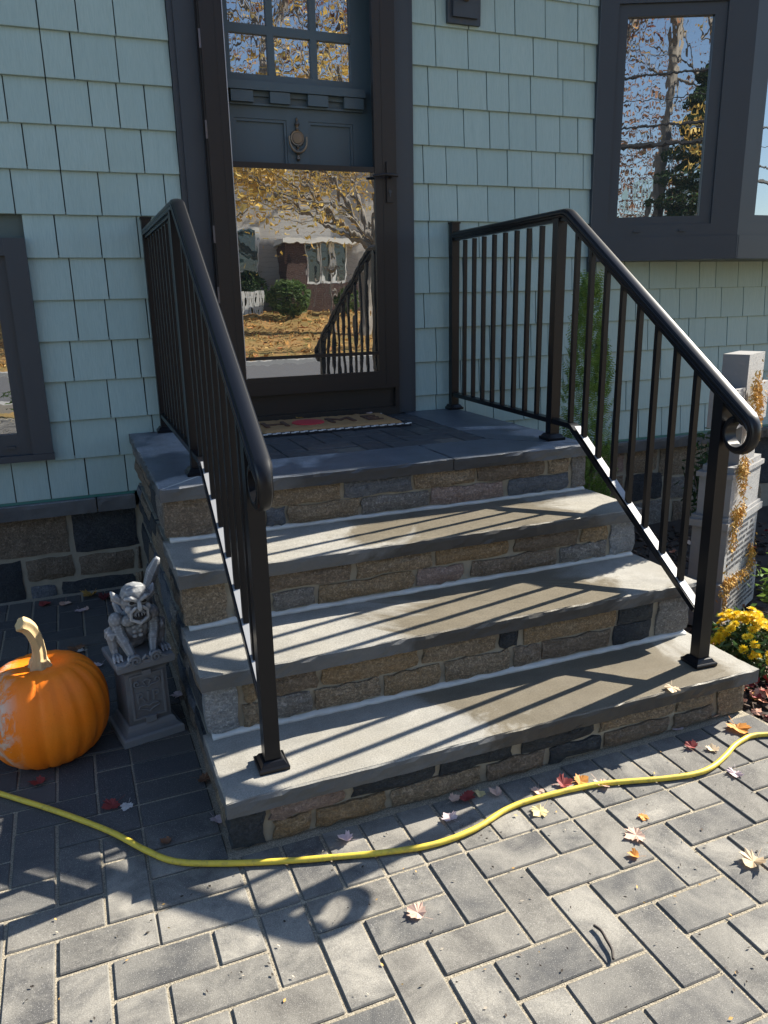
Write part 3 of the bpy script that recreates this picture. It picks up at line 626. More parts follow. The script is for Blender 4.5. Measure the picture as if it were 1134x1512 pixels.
# ------------------------------------------------------------------ railings
def railing(Aw, Bf, y_up, label, name='stair_railing'):
    """Aw: (x,y) at the wall post, Bf: (x,y) at the front post"""
    t = empty(name, ((Aw[0]+Bf[0])/2, (Aw[1]+Bf[1])/2, .17)); tag(t, label, 'railing', 'black railings on both sides of the steps')
    dirv = Vector((Bf[0]-Aw[0], Bf[1]-Aw[1], 0)).normalized(); lat = Vector((dirv.y, -dirv.x, 0)) * -1
    def P(y, z): k = (y-Aw[1])/dirv.y; return Vector((Aw[0], Aw[1], 0))+dirv*k+Vector((0, 0, z))
    rz = math.atan2(dirv.y, dirv.x)+math.pi/2
    def at(y, z): return Matrix.Translation(P(y, z)) @ Matrix.Rotation(rz, 4, 'Z')
    sl = .645; ztop = 1.672
    yb, yf = -1.150, Bf[1]
    def top(y): return ztop if y > yb else ztop-(yb-y)*sl
    def bot(y): return .842 if y > -1.262 else .842-(-1.262-y)*.632
    for y, zb, hgt in ((Aw[1], .76, 1.722), (y_up, .76, top(y_up)-.02), (yf, .1665, top(yf)-.012)):
        h = .0208; B('post', M_rail, t, (-h, h, -h, h, zb+.004, hgt), bevel=.003, M=at(y, 0), seg=2)
        bm = bmesh.new(); Mx = at(y, 0)
        prof = [(.040, zb+.0005), (.041, zb+.011), (.0385, zb+.0135), (.035, zb+.014), (.028, zb+.025), (.0245, zb+.027)]
        rings = [[bm.verts.new(Mx @ Vector((sx*r, sy*r, z))) for sx, sy in ((-1, -1), (1, -1), (1, 1), (-1, 1))] for r, z in prof]
        for a, b in zip(rings[:-1], rings[1:]):
            for k in range(4): bm.faces.new((a[k], a[(k+1) % 4], b[(k+1) % 4], b[k]))
        bm.faces.new(rings[-1]); bm.faces.new(rings[0][::-1])
        fin(bm, 'base_plate', M_rail, t, bevel=.0025)
    B('post_cap', M_rail, t, (-.025, .025, -.025, .025, 1.7222, 1.730), bevel=.002, M=at(Aw[1], 0))
    # molded top rail along level run, bend, slope and scroll
    path = []
    for y in (Aw[1]-.02, -.4, -.8, -1.06): path.append((y, ztop))
    r = .10; th = math.atan(sl)
    for q in range(9):
        a = th*q/8; y0 = yb+r*math.tan(th/2); path.append((y0-r*math.sin(a), ztop-r*(1-math.cos(a))))
    ye = yf-.108; path += [(yy, top(yy)) for yy in (-1.4, -1.7, ye+.2, ye+.08, ye)]
    cy, cz = path[-1]; ang = -th; N_ = 46
    tot = D2R(318)
    for q in range(1, N_+1):
        rr = .064-.022*(q/N_); da = tot/N_; ang -= da; cy -= rr*da*math.cos(ang+da/2); cz += rr*da*math.sin(ang+da/2); path.append((cy, cz))
    prof = [(-.0150, -.034), (-.0150, -.022), (-.0245, -.0215), (-.0265, -.018), (-.0265, -.013), (-.0235, -.0108), (-.0265, -.008), (-.0272, -.003), (-.0262, .0012), (-.0228, .0018), (-.0222, .0048), (-.0180, .0088), (-.0095, .0112), (0, .0118)]
    prof = prof+[(-a, b) for a, b in prof[::-1][1:]]
    bm = bmesh.new(); rings = []
    for i, (y, z) in enumerate(path):
        a = path[max(i-1, 0)]; b = path[min(i+1, len(path)-1)]; tv = Vector((P(b[0], b[1])-P(a[0], a[1]))).normalized()
        nrm = lat.cross(tv)
        if i < 8 and nrm.z < 0 or False: nrm = -nrm
        if i >= 8 and rings and nrm.dot(lastn) < 0: nrm = -nrm
        lastn = nrm; c0 = P(y, z); k = 1.0
        kk = min(1, max(0, (i-(len(path)-N_))/6)); rings.append([bm.verts.new(c0+lat*px*.9*(1-.2*kk)+nrm*(max(pz, -.034*(1-kk)-.012*kk))) for px, pz in prof])
    for a, b in zip(rings[:-1], rings[1:]):
        m = len(prof)
        for k in range(m): bm.faces.new((a[k], a[(k+1) % m], b[(k+1) % m], b[k]))
    bm.faces.new(rings[0]); bm.faces.new(rings[-1][::-1])
    fin(bm, 'handrail', M_rail, t, smooth=True, ang=28)
    # bottom rail (flat channel)
    pth = [(Aw[1]-.027, .842), (-1.235, .842)]+[(-1.235-.045*math.sin(a)-.0, .842-.06*(1-math.cos(a))) for a in (.2, .4, .56)]
    pth += [(yf+.027, bot(yf+.027))]
    bm = bmesh.new(); rings = []
    for i, (y, z) in enumerate(pth):
        a = pth[max(i-1, 0)]; b = pth[min(i+1, len(pth)-1)]; tv = (P(b[0], b[1])-P(a[0], a[1])).normalized(); nrm = lat.cross(tv)
        if nrm.z < 0: nrm = -nrm
        rings.append([bm.verts.new(P(y, z)+lat*px+nrm*pz) for px, pz in ((-.0185, -.010), (.0185, -.010), (.0185, .010), (-.0185, .010))])
    for a, b in zip(rings[:-1], rings[1:]):
        for k in range(4): bm.faces.new((a[k], a[(k+1) % 4], b[(k+1) % 4], b[k]))
    bm.faces.new(rings[0]); bm.faces.new(rings[-1][::-1]); fin(bm, 'bottom_rail', M_rail, t, bevel=.002)
    bm = bmesh.new()
    for k in range(2):
        y = -1.275 if k == 0 else yf+.03
    nv = Vector((0, 0, 1)); e0, e1 = -1.272, yf+.0285; pa, pb = P(e0, bot(e0)), P(e1, bot(e1)); tv = (pb-pa).normalized(); nv = lat.cross(tv); nv = nv if nv.z > 0 else -nv
    vs_ = [bm.verts.new(q+lat*sx+nv*h) for q in (pa, pb) for sx, h in ((-.0135, .0095), (.0135, .0095), (.0135, .0112), (-.0135, .0112))]
    for f in ((0, 1, 5, 4), (1, 2, 6, 5), (2, 3, 7, 6), (3, 0, 4, 7), (0, 3, 2, 1), (4, 5, 6, 7)): bm.faces.new([vs_[i] for i in f])
    fin(bm, 'channel_insert', M_insert, t)
    n1 = 8
    for k in range(n1):
        y = Aw[1]-.027+(y_up+.0275-(Aw[1]-.027))*(k+1)/(n1+1)
        B('baluster', M_rail, t, (-.0090, .0090, -.0090, .0090, .8515, ztop-.038), bevel=.0015, M=at(y, 0))
    n2 = 8
    for k in range(n2):
        y = y_up-.0275+(yf+.0275-(y_up-.0275))*(k+1)/(n2+1)-.008
        B('baluster', M_rail, t, (-.0090, .0090, -.0090, .0090, bot(y)+.006, top(y)-.036), bevel=.0015, M=at(y, 0))
    return t
railing((1.066, -.037), (.943, -2.070), -1.085, 'black railing on the right side of the steps, before the arborvitae and the grave marker')
railing((-.485, -.037), (-.510, -2.066), -1.07, 'black railing on the left side of the steps, seen almost end on beside the gargoyle')

# ------------------------------------------------------------------ hose
n = NT('yellow_hose'); c = n.mix(n.noise(9, 5, .7), (.56, .41, .05), (.66, .50, .06)); c = n.mix(n.ramp(n.noise(26, 6, .8), [(.5, 0), (.64, .65)]), c, (.26, .19, .06)); n.bump(n.noise(160, 3), .3, .001); M_hose = n.out(c, .5, .35)
hp = [(-1.75, -1.10), (-1.45, -1.41), (-1.214, -1.649), (-1.069, -1.796), (-.934, -1.948), (-.851, -2.065), (-.784, -2.14), (-.674, -2.195), (-.531, -2.248), (-.41, -2.285), (-.293, -2.318), (-.165, -2.341), (-.039, -2.33), (.083, -2.292), (.196, -2.286), (.368, -2.30), (.563, -2.354), (.66, -2.372), (.731, -2.366), (.81, -2.338), (.876, -2.308), (.93, -2.293), (.968, -2.288), (1.03, -2.305), (1.2, -2.38), (1.5, -2.45), (2.2, -2.55)]
def catmull(pts, n_=8):
    out = []
    for i in range(len(pts)-1):
        p0, p1, p2, p3 = [Vector(pts[max(0, min(len(pts)-1, i+q))]) for q in (-1, 0, 1, 2)]
        for k in range(n_):
            u = k/n_; out.append(.5*((2*p1)+(p2-p0)*u+(2*p0-5*p1+4*p2-p3)*u*u+(3*p1-p0-3*p2+p3)*u**3))
    out.append(Vector(pts[-1])); return out
bm = bmesh.new(); cp = catmull([(x, y, .0082) for x, y in hp]); tube(bm, cp, [.0078*(1+.07*fbm(q.x, q.y, 0, 14)) for q in cp], 10)
tag(fin(bm, 'garden_hose', M_hose, None, smooth=True), 'yellow hose snaking across the pavers in front of the bottom step', 'hose')

# ------------------------------------------------------------------ doormat
mat_ = empty('doormat', (.27, -.24, .76)); tag(mat_, 'tan coir doormat with black and white edging lying before the storm door', 'doormat')
n = NT('coir'); f = n.noise(260, 4, .8); c = n.mix(f, (.20, .11, .05), (.50, .32, .16)); n.bump(f, 1, .004); M_coir = n.out(c, .95, .1)
M_blk = simple('black_felt', (.010, .010, .014), .95, .2, 60); M_wht = simple('white_felt', (.62, .62, .62), .9, .1); M_red = simple('red_flock', (.42, .03, .04), .95, .25, 200); M_brn = simple('brown_flock', (.075, .035, .022), .95, .25, 200)
MR = Matrix.Translation((.262, -.225, 0)) @ Matrix.Rotation(D2R(-1.5), 4, 'Z')
B('backing', M_blk, mat_, (-.37, .37, -.215, .205, .7605, .768), bevel=.003, M=MR)
bm = bmesh.new()
N1, N2 = 60, 30; gr = [[bm.verts.new(MR @ Vector((-.345+.69*i/N1, -.165+.325*j/N2, .7785+.003*fbm(i*.3, j*.3, 0, 1.7) if 0 < i < N1 and 0 < j < N2 else .769))) for i in range(N1+1)] for j in range(N2+1)]
for j in range(N2):
    for i in range(N1): bm.faces.new((gr[j][i], gr[j][i+1], gr[j+1][i+1], gr[j+1][i]))
fin(bm, 'coir_pad', M_coir, mat_, smooth=True, ang=0)
bm = bmesh.new()
for q in range(17):
    xx = -.355+q*.0435
    for yy in (-.212, -.196): box(bm, xx+(.0 if yy < -.2 else .02), xx+.02+(.0 if yy < -.2 else .02), yy, yy+.013, .7682, .7712, MR)
    box(bm, xx, xx+.02, .172, .19, .7682, .7705, MR)
fin(bm, 'white_checks', M_wht, mat_)
bm = bmesh.new(); lathe(bm, [(.080, .779), (.078, .7835), (.03, .7845)], 26, MR @ Matrix.Translation((-.09, -.005, 0))); fin(bm, 'red_circle', M_red, mat_)
for ch, xx in (('H', -.255), ('M', .075), ('E', .235)):
    me = textmesh(ch, .20, .003); me.transform(MR @ Matrix.Translation((xx, -.075, .7815))); mkobj('letter', me, M_brn, mat_)

# ------------------------------------------------------------------ pumpkin
n = NT('pumpkin_skin'); p = n.pos((1, 1, 1), 0, True); f = n.noise(14, 5, .6, p); c = n.mix(f, (.78, .155, .004), (.90, .22, .006)); sc_ = n.noise(9, 6, .75, p, 1.2); xx = n.sep(n.tc.outputs['Object'])
lft = n.math('MULTIPLY', n.ramp(n.math('ADD', xx[0], xx[1]), [(0, 0), (1, 0)]), 0)
msk = n.math('MULTIPLY', n.ramp(sc_, [(.46, 0), (.54, 1)]), n.ramp(n.math('MULTIPLY', n.math('ADD', xx[0], .05), -9.0), [(.1, 0), (.5, .9)]))
c = n.mix(msk, c, (.55, .44, .36)); pr_ = n.noise(130, 4, .7, p); c = n.mix(n.ramp(n.noise(5, 5, .6, p), [(.4, 0), (.7, .45)]), c, (.70, .26, .03)); c = n.mix(n.ramp(pr_, [(.6, 0), (.72, .4)]), c, (.42, .10, .01)); n.bump(n.math('ADD', n.math('MULTIPLY', pr_, .6), n.math('ADD', f, msk)), .5, .003); M_pump = n.out(c, .5, .35)
n = NT('pumpkin_stem_skin'); f = n.noise(60, 5, .7, n.pos((1, 1, .25))); c = n.mix(f, (.30, .20, .09), (.62, .48, .27)); n.bump(f, .6, .003); M_stem = n.out(c, .75, .3)
PC = Vector((-1.075, -1.462, 0)); pk = empty('pumpkin', PC); tag(pk, 'large orange pumpkin with a curved tan stem standing on the dark pavers', 'pumpkin')
bm = bmesh.new(); NS, NR = 96, 30; rings = []
for j in range(NR+1):
    ph = math.pi*j/NR; ring = []
    for i in range(NS):
        th = 2*math.pi*i/NS; nrib = 19; ph0 = th*nrib+1.2*math.sin(2*th)+.6*math.sin(5*th)
        rib = 1-.075*(1-abs(math.sin(ph0/2)))**2.2*(.55+.45*abs(math.cos(ph))**.6)
        r = .183*(math.sin(ph)**.72)*rib*(1+.02*math.sin(th*2+1)); z = .168+.170*math.cos(ph)*(abs(math.cos(ph))**-.06 if abs(math.cos(ph)) > .05 else 1)
        dip = math.exp(-(math.sin(ph)/.32)**2); z -= (.030 if ph < 1.5 else -.022)*dip
        ring.append(bm.verts.new((r*math.cos(th), r*math.sin(th)*.98, z)))
    rings.append(ring)
for j in range(NR):
    for i in range(NS):
        bm.faces.new((rings[j][i], rings[j+1][i], rings[j+1][(i+1) % NS], rings[j][(i+1) % NS]))
bmesh.ops.remove_doubles(bm, verts=bm.verts, dist=1e-5)
minz = min(v.co.z for v in bm.verts)
for v in bm.verts: v.co.z -= minz; 
fin(bm, 'pumpkin_flesh', M_pump, pk, smooth=True, world=False, ang=0)
bm = bmesh.new(); zt = .297
tube(bm, catmull([(0, 0, zt-.02), (.0, 0, zt+.012), (.004, -.005, zt+.055), (-.002, -.012, zt+.105), (-.016, -.020, zt+.140), (-.036, -.030, zt+.158)], 5), [.052, .045, .038, .033, .030, .028, .0265, .021, .020, .0195, .019, .0188, .0186, .0185, .0185, .019, .019, .019, .0195, .02, .02, .0205, .021, .021, .0215, .0195][:26], 20, ridge=lambda th, u: 1+.17*math.cos(6*th+u*1.6)*(1.2-.5*u))
fin(bm, 'stem', M_stem, pk, smooth=True, world=False, ang=50)

# ------------------------------------------------------------------ gargoyle on pedestal
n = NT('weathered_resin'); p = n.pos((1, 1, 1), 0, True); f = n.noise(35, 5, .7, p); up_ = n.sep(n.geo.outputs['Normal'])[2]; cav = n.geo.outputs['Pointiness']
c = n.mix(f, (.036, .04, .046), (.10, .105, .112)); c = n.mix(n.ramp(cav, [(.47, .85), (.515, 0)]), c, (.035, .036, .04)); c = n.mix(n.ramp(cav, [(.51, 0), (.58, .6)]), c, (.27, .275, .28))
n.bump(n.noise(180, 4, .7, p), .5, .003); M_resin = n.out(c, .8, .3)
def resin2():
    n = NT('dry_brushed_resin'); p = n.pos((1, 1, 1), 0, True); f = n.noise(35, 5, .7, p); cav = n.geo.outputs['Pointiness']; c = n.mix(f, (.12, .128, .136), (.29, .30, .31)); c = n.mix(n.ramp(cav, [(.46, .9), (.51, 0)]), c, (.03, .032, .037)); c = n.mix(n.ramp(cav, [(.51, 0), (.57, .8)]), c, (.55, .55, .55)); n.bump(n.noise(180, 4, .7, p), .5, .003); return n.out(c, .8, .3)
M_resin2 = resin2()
gar = empty('gargoyle_statue', (-.787, -1.430, 0), D2R(11.5)); tag(gar, 'grey snarling gargoyle crouching on a carved pedestal beside the steps', 'statue')
def ring_sq(bm, prof):
    rings = [[bm.verts.new((sx*r, sy*r, z)) for sx, sy in ((-1, -1), (1, -1), (1, 1), (-1, 1))] for r, z in prof]
    for a, b in zip(rings[:-1], rings[1:]):
        for k in range(4): bm.faces.new((a[k], a[(k+1) % 4], b[(k+1) % 4], b[k]))
    bm.faces.new(rings[-1]); bm.faces.new(rings[0][::-1])
bm = bmesh.new(); ring_sq(bm, [(.098, 0), (.098, .022), (.095, .026), (.088, .029), (.079, .040), (.075, .052), (.0715, .056), (.068, .058), (.0665, .15), (.066, .234), (.069, .238), (.074, .246), (.084, .250), (.090, .254), (.092, .272), (.088, .280)])
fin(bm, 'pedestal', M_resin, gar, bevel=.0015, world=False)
F = -.0672
B('panel_frame', M_resin, gar, (-.054, -.047, F-.005, F-.0002, .072, .226), (.047, .054, F-.005, F-.0002, .072, .226), (-.0469, .0469, F-.005, F-.0002, .072, .078), (-.0469, .0469, F-.005, F-.0002, .220, .226), (-.016, .016, F-.013, F-.0052, .058, .078), (-.014, .014, F-.011, F-.0052, .222, .240), bevel=.0015, world=False)
for ch, xx in (('R', -.024), ('I', 0), ('P', .024)):
    me = textmesh(ch, .052, .003); me.transform(Matrix.Translation((xx, F-.0015, .128)) @ Matrix.Rotation(math.pi/2, 4, 'X')); mkobj('letter', me, M_resin, gar, world=False)
def spiral(cx, cz, r0, turns, sgn, y, n_=26, ph=0): return [(cx+sgn*r0*(1-.8*q/n_)*math.cos(ph+turns*2*math.pi*q/n_), y, cz+r0*(1-.8*q/n_)*math.sin(ph+turns*2*math.pi*q/n_)) for q in range(n_+1)]
bm = bmesh.new()
for s in (-1, 1):
    tube(bm, [(0, F-.003, .176), (s*.012, F-.003, .184), (s*.026, F-.003, .184)]+spiral(s*.032, .196, .011, 1.1, s, F-.003, 14, -1.6), .0028, 6)
    tube(bm, [(0, F-.003, .112), (s*.012, F-.003, .118), (s*.03, F-.003, .116), (s*.034, F-.003, .108), (s*.022, F-.003, .104), (s*.01, F-.003, .1), (0, F-.003, .092)], .0026, 6)
    tube(bm, [(s*.006, F-.003, .186), (s*.012, F-.003, .2), (0, F-.003, .206)], .003, 6)
    tube(bm, spiral(s*.032, .283, .018, 1.6, s, -.090, 26, .3), .0052, 8)
    tube(bm, [(s*.05, -.090, .285), (s*.066, -.09, .276), (s*.086, -.088, .278)], [.006, .005, .003], 8)
tube(bm, [(-.012, -.09, .285), (0, -.092, .296), (.012, -.09, .285)], .005, 8)
fin(bm, 'scrollwork', M_resin, gar, smooth=True, world=False)
def blobs(bm, pts, rad, M=None, sub=1):
    pts = [Vector(p) for p in pts]
    for i in range(len(pts)-1):
        a, b = pts[i], pts[i+1]; ra, rb = rad[i], rad[i+1]; nn = max(1, int((b-a).length/(min(ra, rb)*.4)))
        for q in range(nn+1):
            u = q/nn; bmesh.ops.create_icosphere(bm, subdivisions=sub, radius=(ra+(rb-ra)*u)*1.03, matrix=Matrix.Translation(a.lerp(b, u)))
def ell(bm, c, r, rot=None, sub=2): bmesh.ops.create_icosphere(bm, subdivisions=sub, radius=1, matrix=Matrix.Translation(c) @ (rot or Matrix()) @ Matrix.Diagonal((*r, 1)))
bm = bmesh.new(); zb = .28
ell(bm, (0, .012, zb+.085), (.052, .043, .06)); ell(bm, (0, .03, zb+.045), (.048, .045, .045)); ell(bm, (-.022, -.022, zb+.115), (.027, .018, .02)); ell(bm, (.022, -.022, zb+.115), (.027, .018, .02))
for z in (.092, .076, .06): ell(bm, (-.009, -.024, zb+z), (.009, .008, .008)); ell(bm, (.009, -.024, zb+z), (.009, .008, .008))
for s in (-1, 1):
    ell(bm, (s*.057, -.004, zb+.118), (.024, .026, .027))
    blobs(bm, [(s*.058, -.004, zb+.112), (s*.055, -.022, zb+.075), (s*.04, -.047, zb+.035), (s*.034, -.062, zb+.012)], [.022, .019, .0165, .0125])
    ell(bm, (s*.057, -.014, zb+.092), (.019, .018, .024)); ell(bm, (s*.046, -.038, zb+.052), (.0165, .0165, .02))
    for q in range(4): dx = (q-1.5)*.0085; blobs(bm, [(s*.034+dx*.8, -.066, zb+.012), (s*.034+dx*1.25, -.078, zb+.011), (s*.034+dx*1.4, -.088, zb+.003)], [.0055, .005, .0028])
    blobs(bm, [(s*.04, .035, zb+.035), (s*.075, -.002, zb+.078), (s*.076, -.012, zb+.074)], [.032, .025, .021])
    blobs(bm, [(s*.076, -.01, zb+.072), (s*.074, -.012, zb+.03), (s*.072, -.022, zb+.012)], [.02, .015, .012])
    for q in range(3): dx = (q-1)*.0105; blobs(bm, [(s*.074+dx*.6, -.03, zb+.012), (s*.076+dx, -.05, zb+.012), (s*.077+dx*1.15, -.064, zb+.003)], [.0075, .0062, .0032])
    # head details
    H = Vector((0, -.03, zb+.185))
    blobs(bm, [H+Vector((s*.04, .0, .0)), H+Vector((s*.056, .006, .014)), H+Vector((s*.066, .012, .034))], [.013, .015, .004])
    blobs(bm, [H+Vector((s*.006, -.047, .012)), H+Vector((s*.022, -.047, .020)), H+Vector((s*.036, -.034, .018))], [.008, .0085, .006])
    ell(bm, H+Vector((s*.028, -.034, -.018)), (.013, .012, .013)); blobs(bm, [H+Vector((s*.012, -.05, -.012)), H+Vector((s*.026, -.044, -.026)), H+Vector((s*.026, -.042, -.05)), H+Vector((0, -.05, -.063))], [.006, .0058, .0058, .007])
ell(bm, H, (.046, .048, .049)); ell(bm, H+Vector((0, -.006, .022)), (.044, .045, .036)); ell(bm, H+Vector((0, -.018, -.034)), (.032, .028, .032))
blobs(bm, [H+Vector((0, -.048, .012)), H+Vector((0, -.058, -.006)), H+Vector((0, -.060, -.013))], [.006, .0085, .0075])
for q in range(3): blobs(bm, [H+Vector((-.024, -.036+q*.006, .030+q*.008)), H+Vector((0, -.041+q*.006, .034+q*.008)), H+Vector((.024, -.036+q*.006, .030+q*.008))], [.004, .0048, .004])
blobs(bm, [(.02, .055, zb+.03), (.05, .075, zb+.05), (.068, .07, zb+.12), (.070, .06, zb+.18), (.088, .05, zb+.235), (.104, .046, zb+.272)], [.022, .02, .017, .019, .022, .013])
blobs(bm, [(-.03, .045, zb+.12), (-.04, .06, zb+.15)], [.015, .01])
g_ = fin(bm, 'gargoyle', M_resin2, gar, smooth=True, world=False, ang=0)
md = g_.modifiers.new('remesh', 'REMESH'); md.mode = 'VOXEL'; md.voxel_size = .0024; md.use_smooth_shade = True
sm = g_.modifiers.new('smooth', 'SMOOTH'); sm.factor = .5; sm.iterations = 2
M_void = simple('dark_hollow', (.012, .012, .013), .9, .1)
bm = bmesh.new(); ell(bm, H+Vector((0, -.044, -.042)), (.0145, .011, .0125)); fin(bm, 'mouth', M_void, gar, smooth=True, world=False, ang=0)
for s in (-1, 1):
    bm = bmesh.new(); ell(bm, H+Vector((s*.019, -.042, .004)), (.008, .007, .005)); fin(bm, 'eye', M_void, gar, smooth=True, world=False, ang=0)
bm = bmesh.new()
for s in (-1, 1):
    for q in (0, 1): blobs(bm, [H+Vector((s*(.005+q*.008), -.053+q*.003, -.031)), H+Vector((s*(.005+q*.008), -.054+q*.003, -.038))], [.0024, .0014])
fin(bm, 'teeth', M_resin, gar, smooth=True, world=False)

# ------------------------------------------------------------------ grave marker
n = NT('speckled_granite'); vd, vc = n.voro(330); sp = n.noise(420, 2, .5); big = n.noise(12, 5, .6); c = n.mix(big, (.29, .293, .30), (.42, .42, .42)); c = n.mix(n.ramp(sp, [(.52, 0), (.56, .85)]), c, (.05, .05, .055)); M_gran = n.out(c, .7, .4)
n = NT('smooth_grey_granite'); c = n.mix(n.noise(8, 5), (.15, .15, .152), (.225, .222, .222)); c = n.mix(n.ramp(n.noise(20, 5, .7, None, 2), [(.55, 0), (.7, .4)]), c, (.30, .25, .24)); n.bump(n.noise(90, 4), .3, .002); M_gran2 = n.out(c, .8, .3)
M_carve = simple('carved_line_dark', (.07, .07, .08), .9, .2)
WV = Vector((.89, .456, 0)); NV = Vector((.456, -.89, 0)); G0 = Vector((1.545, -1.56, -.04))
GM = Matrix(((WV.x, NV.x, 0, G0.x), (WV.y, NV.y, 0, G0.y), (0, 0, 1, G0.z), (0, 0, 0, 1)))
gv = empty('grave_marker', (1.69, -1.45, -.03)); tag(gv, 'speckled grey cross-topped grave marker draped with golden moss, right of the steps', 'grave marker')
def tier(name, w0, w1, t, z0, z1, bev=.006, off=0):
    bm = bmesh.new(); box(bm, w0*1.3, w1*1.3, -t*1.15-off, -off, z0, z1, GM); o = fin(bm, name, M_gran2, gv, bevel=bev, seg=2)
    o.data.materials.append(M_gran)
    nw = NV
    for p in o.data.polygons:
        if p.normal.dot(nw) > .6 or (p.normal.z > .6 and False): p.material_index = 1
    return o
tier('plinth', -.005, .365, .15, .0, .185, off=-.01); tier('ledge', .0, .36, .14, .1853, .205, .004); tier('lower_block', .02, .34, .125, .2053, .445, off=.004); tier('ledge', -.002, .362, .142, .4453, .475, .008, -.006); tier('ledge', .012, .348, .132, .4753, .49, .004)
tier('upper_block', .03, .33, .115, .4903, .655, off=.008); tier('ledge', .016, .344, .13, .6553, .675, .006); tier('ledge', .04, .32, .11, .6753, .70, .008, .008)
tier('shaft', .10, .26, .09, .7003, 1.15, off=.016); tier('cross_arm', .01, .0995, .09, .86, 1.02, off=.018); tier('cross_arm', .2605, .35, .09, .86, 1.02, off=.018)
bm = bmesh.new()
def carve(z0, z1, w0, w1, rows, yy):
    for r in range(rows):
        z = z0+(z1-z0)*(r+.5)/rows; x = w0
        while x < w1:
            l_ = R.uniform(.006, .014); h = (z1-z0)/rows*.55
            if R.random() < .85: box(bm, x, x+.0035, yy, yy+.0012, z-h/2, z+h/2, GM)
            if R.random() < .6: zz = z+R.choice([-h/2+.002, 0, h/2-.003]); box(bm, x+.0036, x+l_, yy+.0002, yy+.0013, zz, zz+.0035, GM)
            x += l_+.004
carve(.03, .17, .03, .44, 6, .0102); carve(.24, .42, .06, .40, 7, -.0038); tag(fin(bm, 'inscription', M_carve, gv), kind='stuff')
n = NT('golden_moss'); c = n.ramp(n.geo.outputs['Random Per Island'], [(0, (.46, .26, .06)), (.4, (.60, .38, .10)), (.7, (.36, .18, .05)), (1, (.66, .48, .18))]); M_moss = n.out(c, .85, .2)
vv, ff = [], []
def strand(p, ln, wd):
    t = Vector((R.gauss(0, .4), R.gauss(0, .4), -1)).normalized(); q = Vector((R.uniform(-1, 1), R.uniform(-1, 1), R.uniform(-.3, .3))).normalized()*wd; b = len(vv)
    m = p+t*ln*.5+Vector((R.gauss(0, .006), R.gauss(0, .006), 0)); e = p+t*ln
    for x in (p-q, p+q, m+q, m-q, e): vv.append(tuple(x))
    ff.append((b, b+1, b+2, b+3)); ff.append((b+3, b+2, b+4))
for (u, z, su, sz, cnt) in ((.13, 1.0, .035, .06, 260), (.18, .92, .03, .06, 200), (.12, .85, .02, .04, 120), (.08, .70, .035, .035, 230), (.10, .62, .02, .05, 110), (.09, .50, .05, .03, 240), (.05, .43, .015, .06, 110), (.06, .2, .06, .025, 200), (.28, .24, .03, .06, 180), (.015, .12, .012, .09, 200), (.2, .19, .06, .02, 120)):
    for _ in range(int(cnt*1.1)): strand(GM @ Vector((R.gauss(u, su*.62)*1.3, R.uniform(.002, .020), R.gauss(z, sz*.7))), R.uniform(.010, .026), R.uniform(.0016, .0036))
pydata('moss', vv, ff, M_moss, gv)
# slim pale stake beside the marker
st = bmesh.new(); box(st, 0, .02, -.02, .05, 0, .26, Matrix.Translation((1.53, -1.16, -.06)) @ Matrix.Rotation(D2R(6), 4, 'Y')); box(st, -.02, .07, -.05, .08, -.002, .07, Matrix.Translation((1.51, -1.16, -.06)))
tag(fin(st, 'grave_marker', M_gran2, None, bevel=.006), 'low narrow grey stone half hidden behind the front post of the right railing', 'grave marker')

# ------------------------------------------------------------------ foliage helpers
def leafcloud(pts, size, jit=1.0, elong=1.8, flat=None):
    vv, ff = [], []
    for p in pts:
        s = size*R.uniform(.6, 1.3); a = Vector((R.gauss(0, 1), R.gauss(0, 1), R.gauss(0, 1))).normalized()
        if flat: a = (a+flat*R.uniform(.3, 1.2)).normalized()
        b = a.orthogonal().normalized(); b.rotate(Matrix.Rotation(R.uniform(0, 6.28), 3, a)); c2 = a.cross(b); k = len(vv); p = Vector(p)
        for q in (p-b*s*elong, p+c2*s*.6+a*s*.2, p+b*s*elong, p-c2*s*.6+a*s*.2): vv.append(tuple(q))
        ff.append((k, k+1, k+2, k+3))
    return vv, ff
def foliage_mat(name, cols, rough=.6):
    n = NT(name); c = n.ramp(n.geo.outputs['Random Per Island'], [(i/(len(cols)-1), c_) for i, c_ in enumerate(cols)]); n.out(c, rough, .35)
    tr = n.t.nodes.new('ShaderNodeBsdfTranslucent'); n.lk(c, tr.inputs['Color']); mx = n.t.nodes.new('ShaderNodeMixShader'); mx.inputs[0].default_value = .3
    n.lk(n.b.outputs[0], mx.inputs[1]); n.lk(tr.outputs[0], mx.inputs[2]); n.lk(mx.outputs[0], n.t.nodes['Material Output'].inputs[0]); return n.m
M_arb = foliage_mat('arborvitae_green', [(.09, .16, .03), (.13, .22, .045), (.19, .29, .06), (.11, .18, .04)])
M_dkgreen = foliage_mat('dark_green_leaf', [(.02, .045, .018), (.04, .08, .025), (.06, .11, .03)])
M_bark = simple('bark', (.13, .10, .08), .9, .3, 20, .8, 60); M_barkg = simple('grey_bark', (.20, .18, .155), .9, .3, 14, .8, 40)
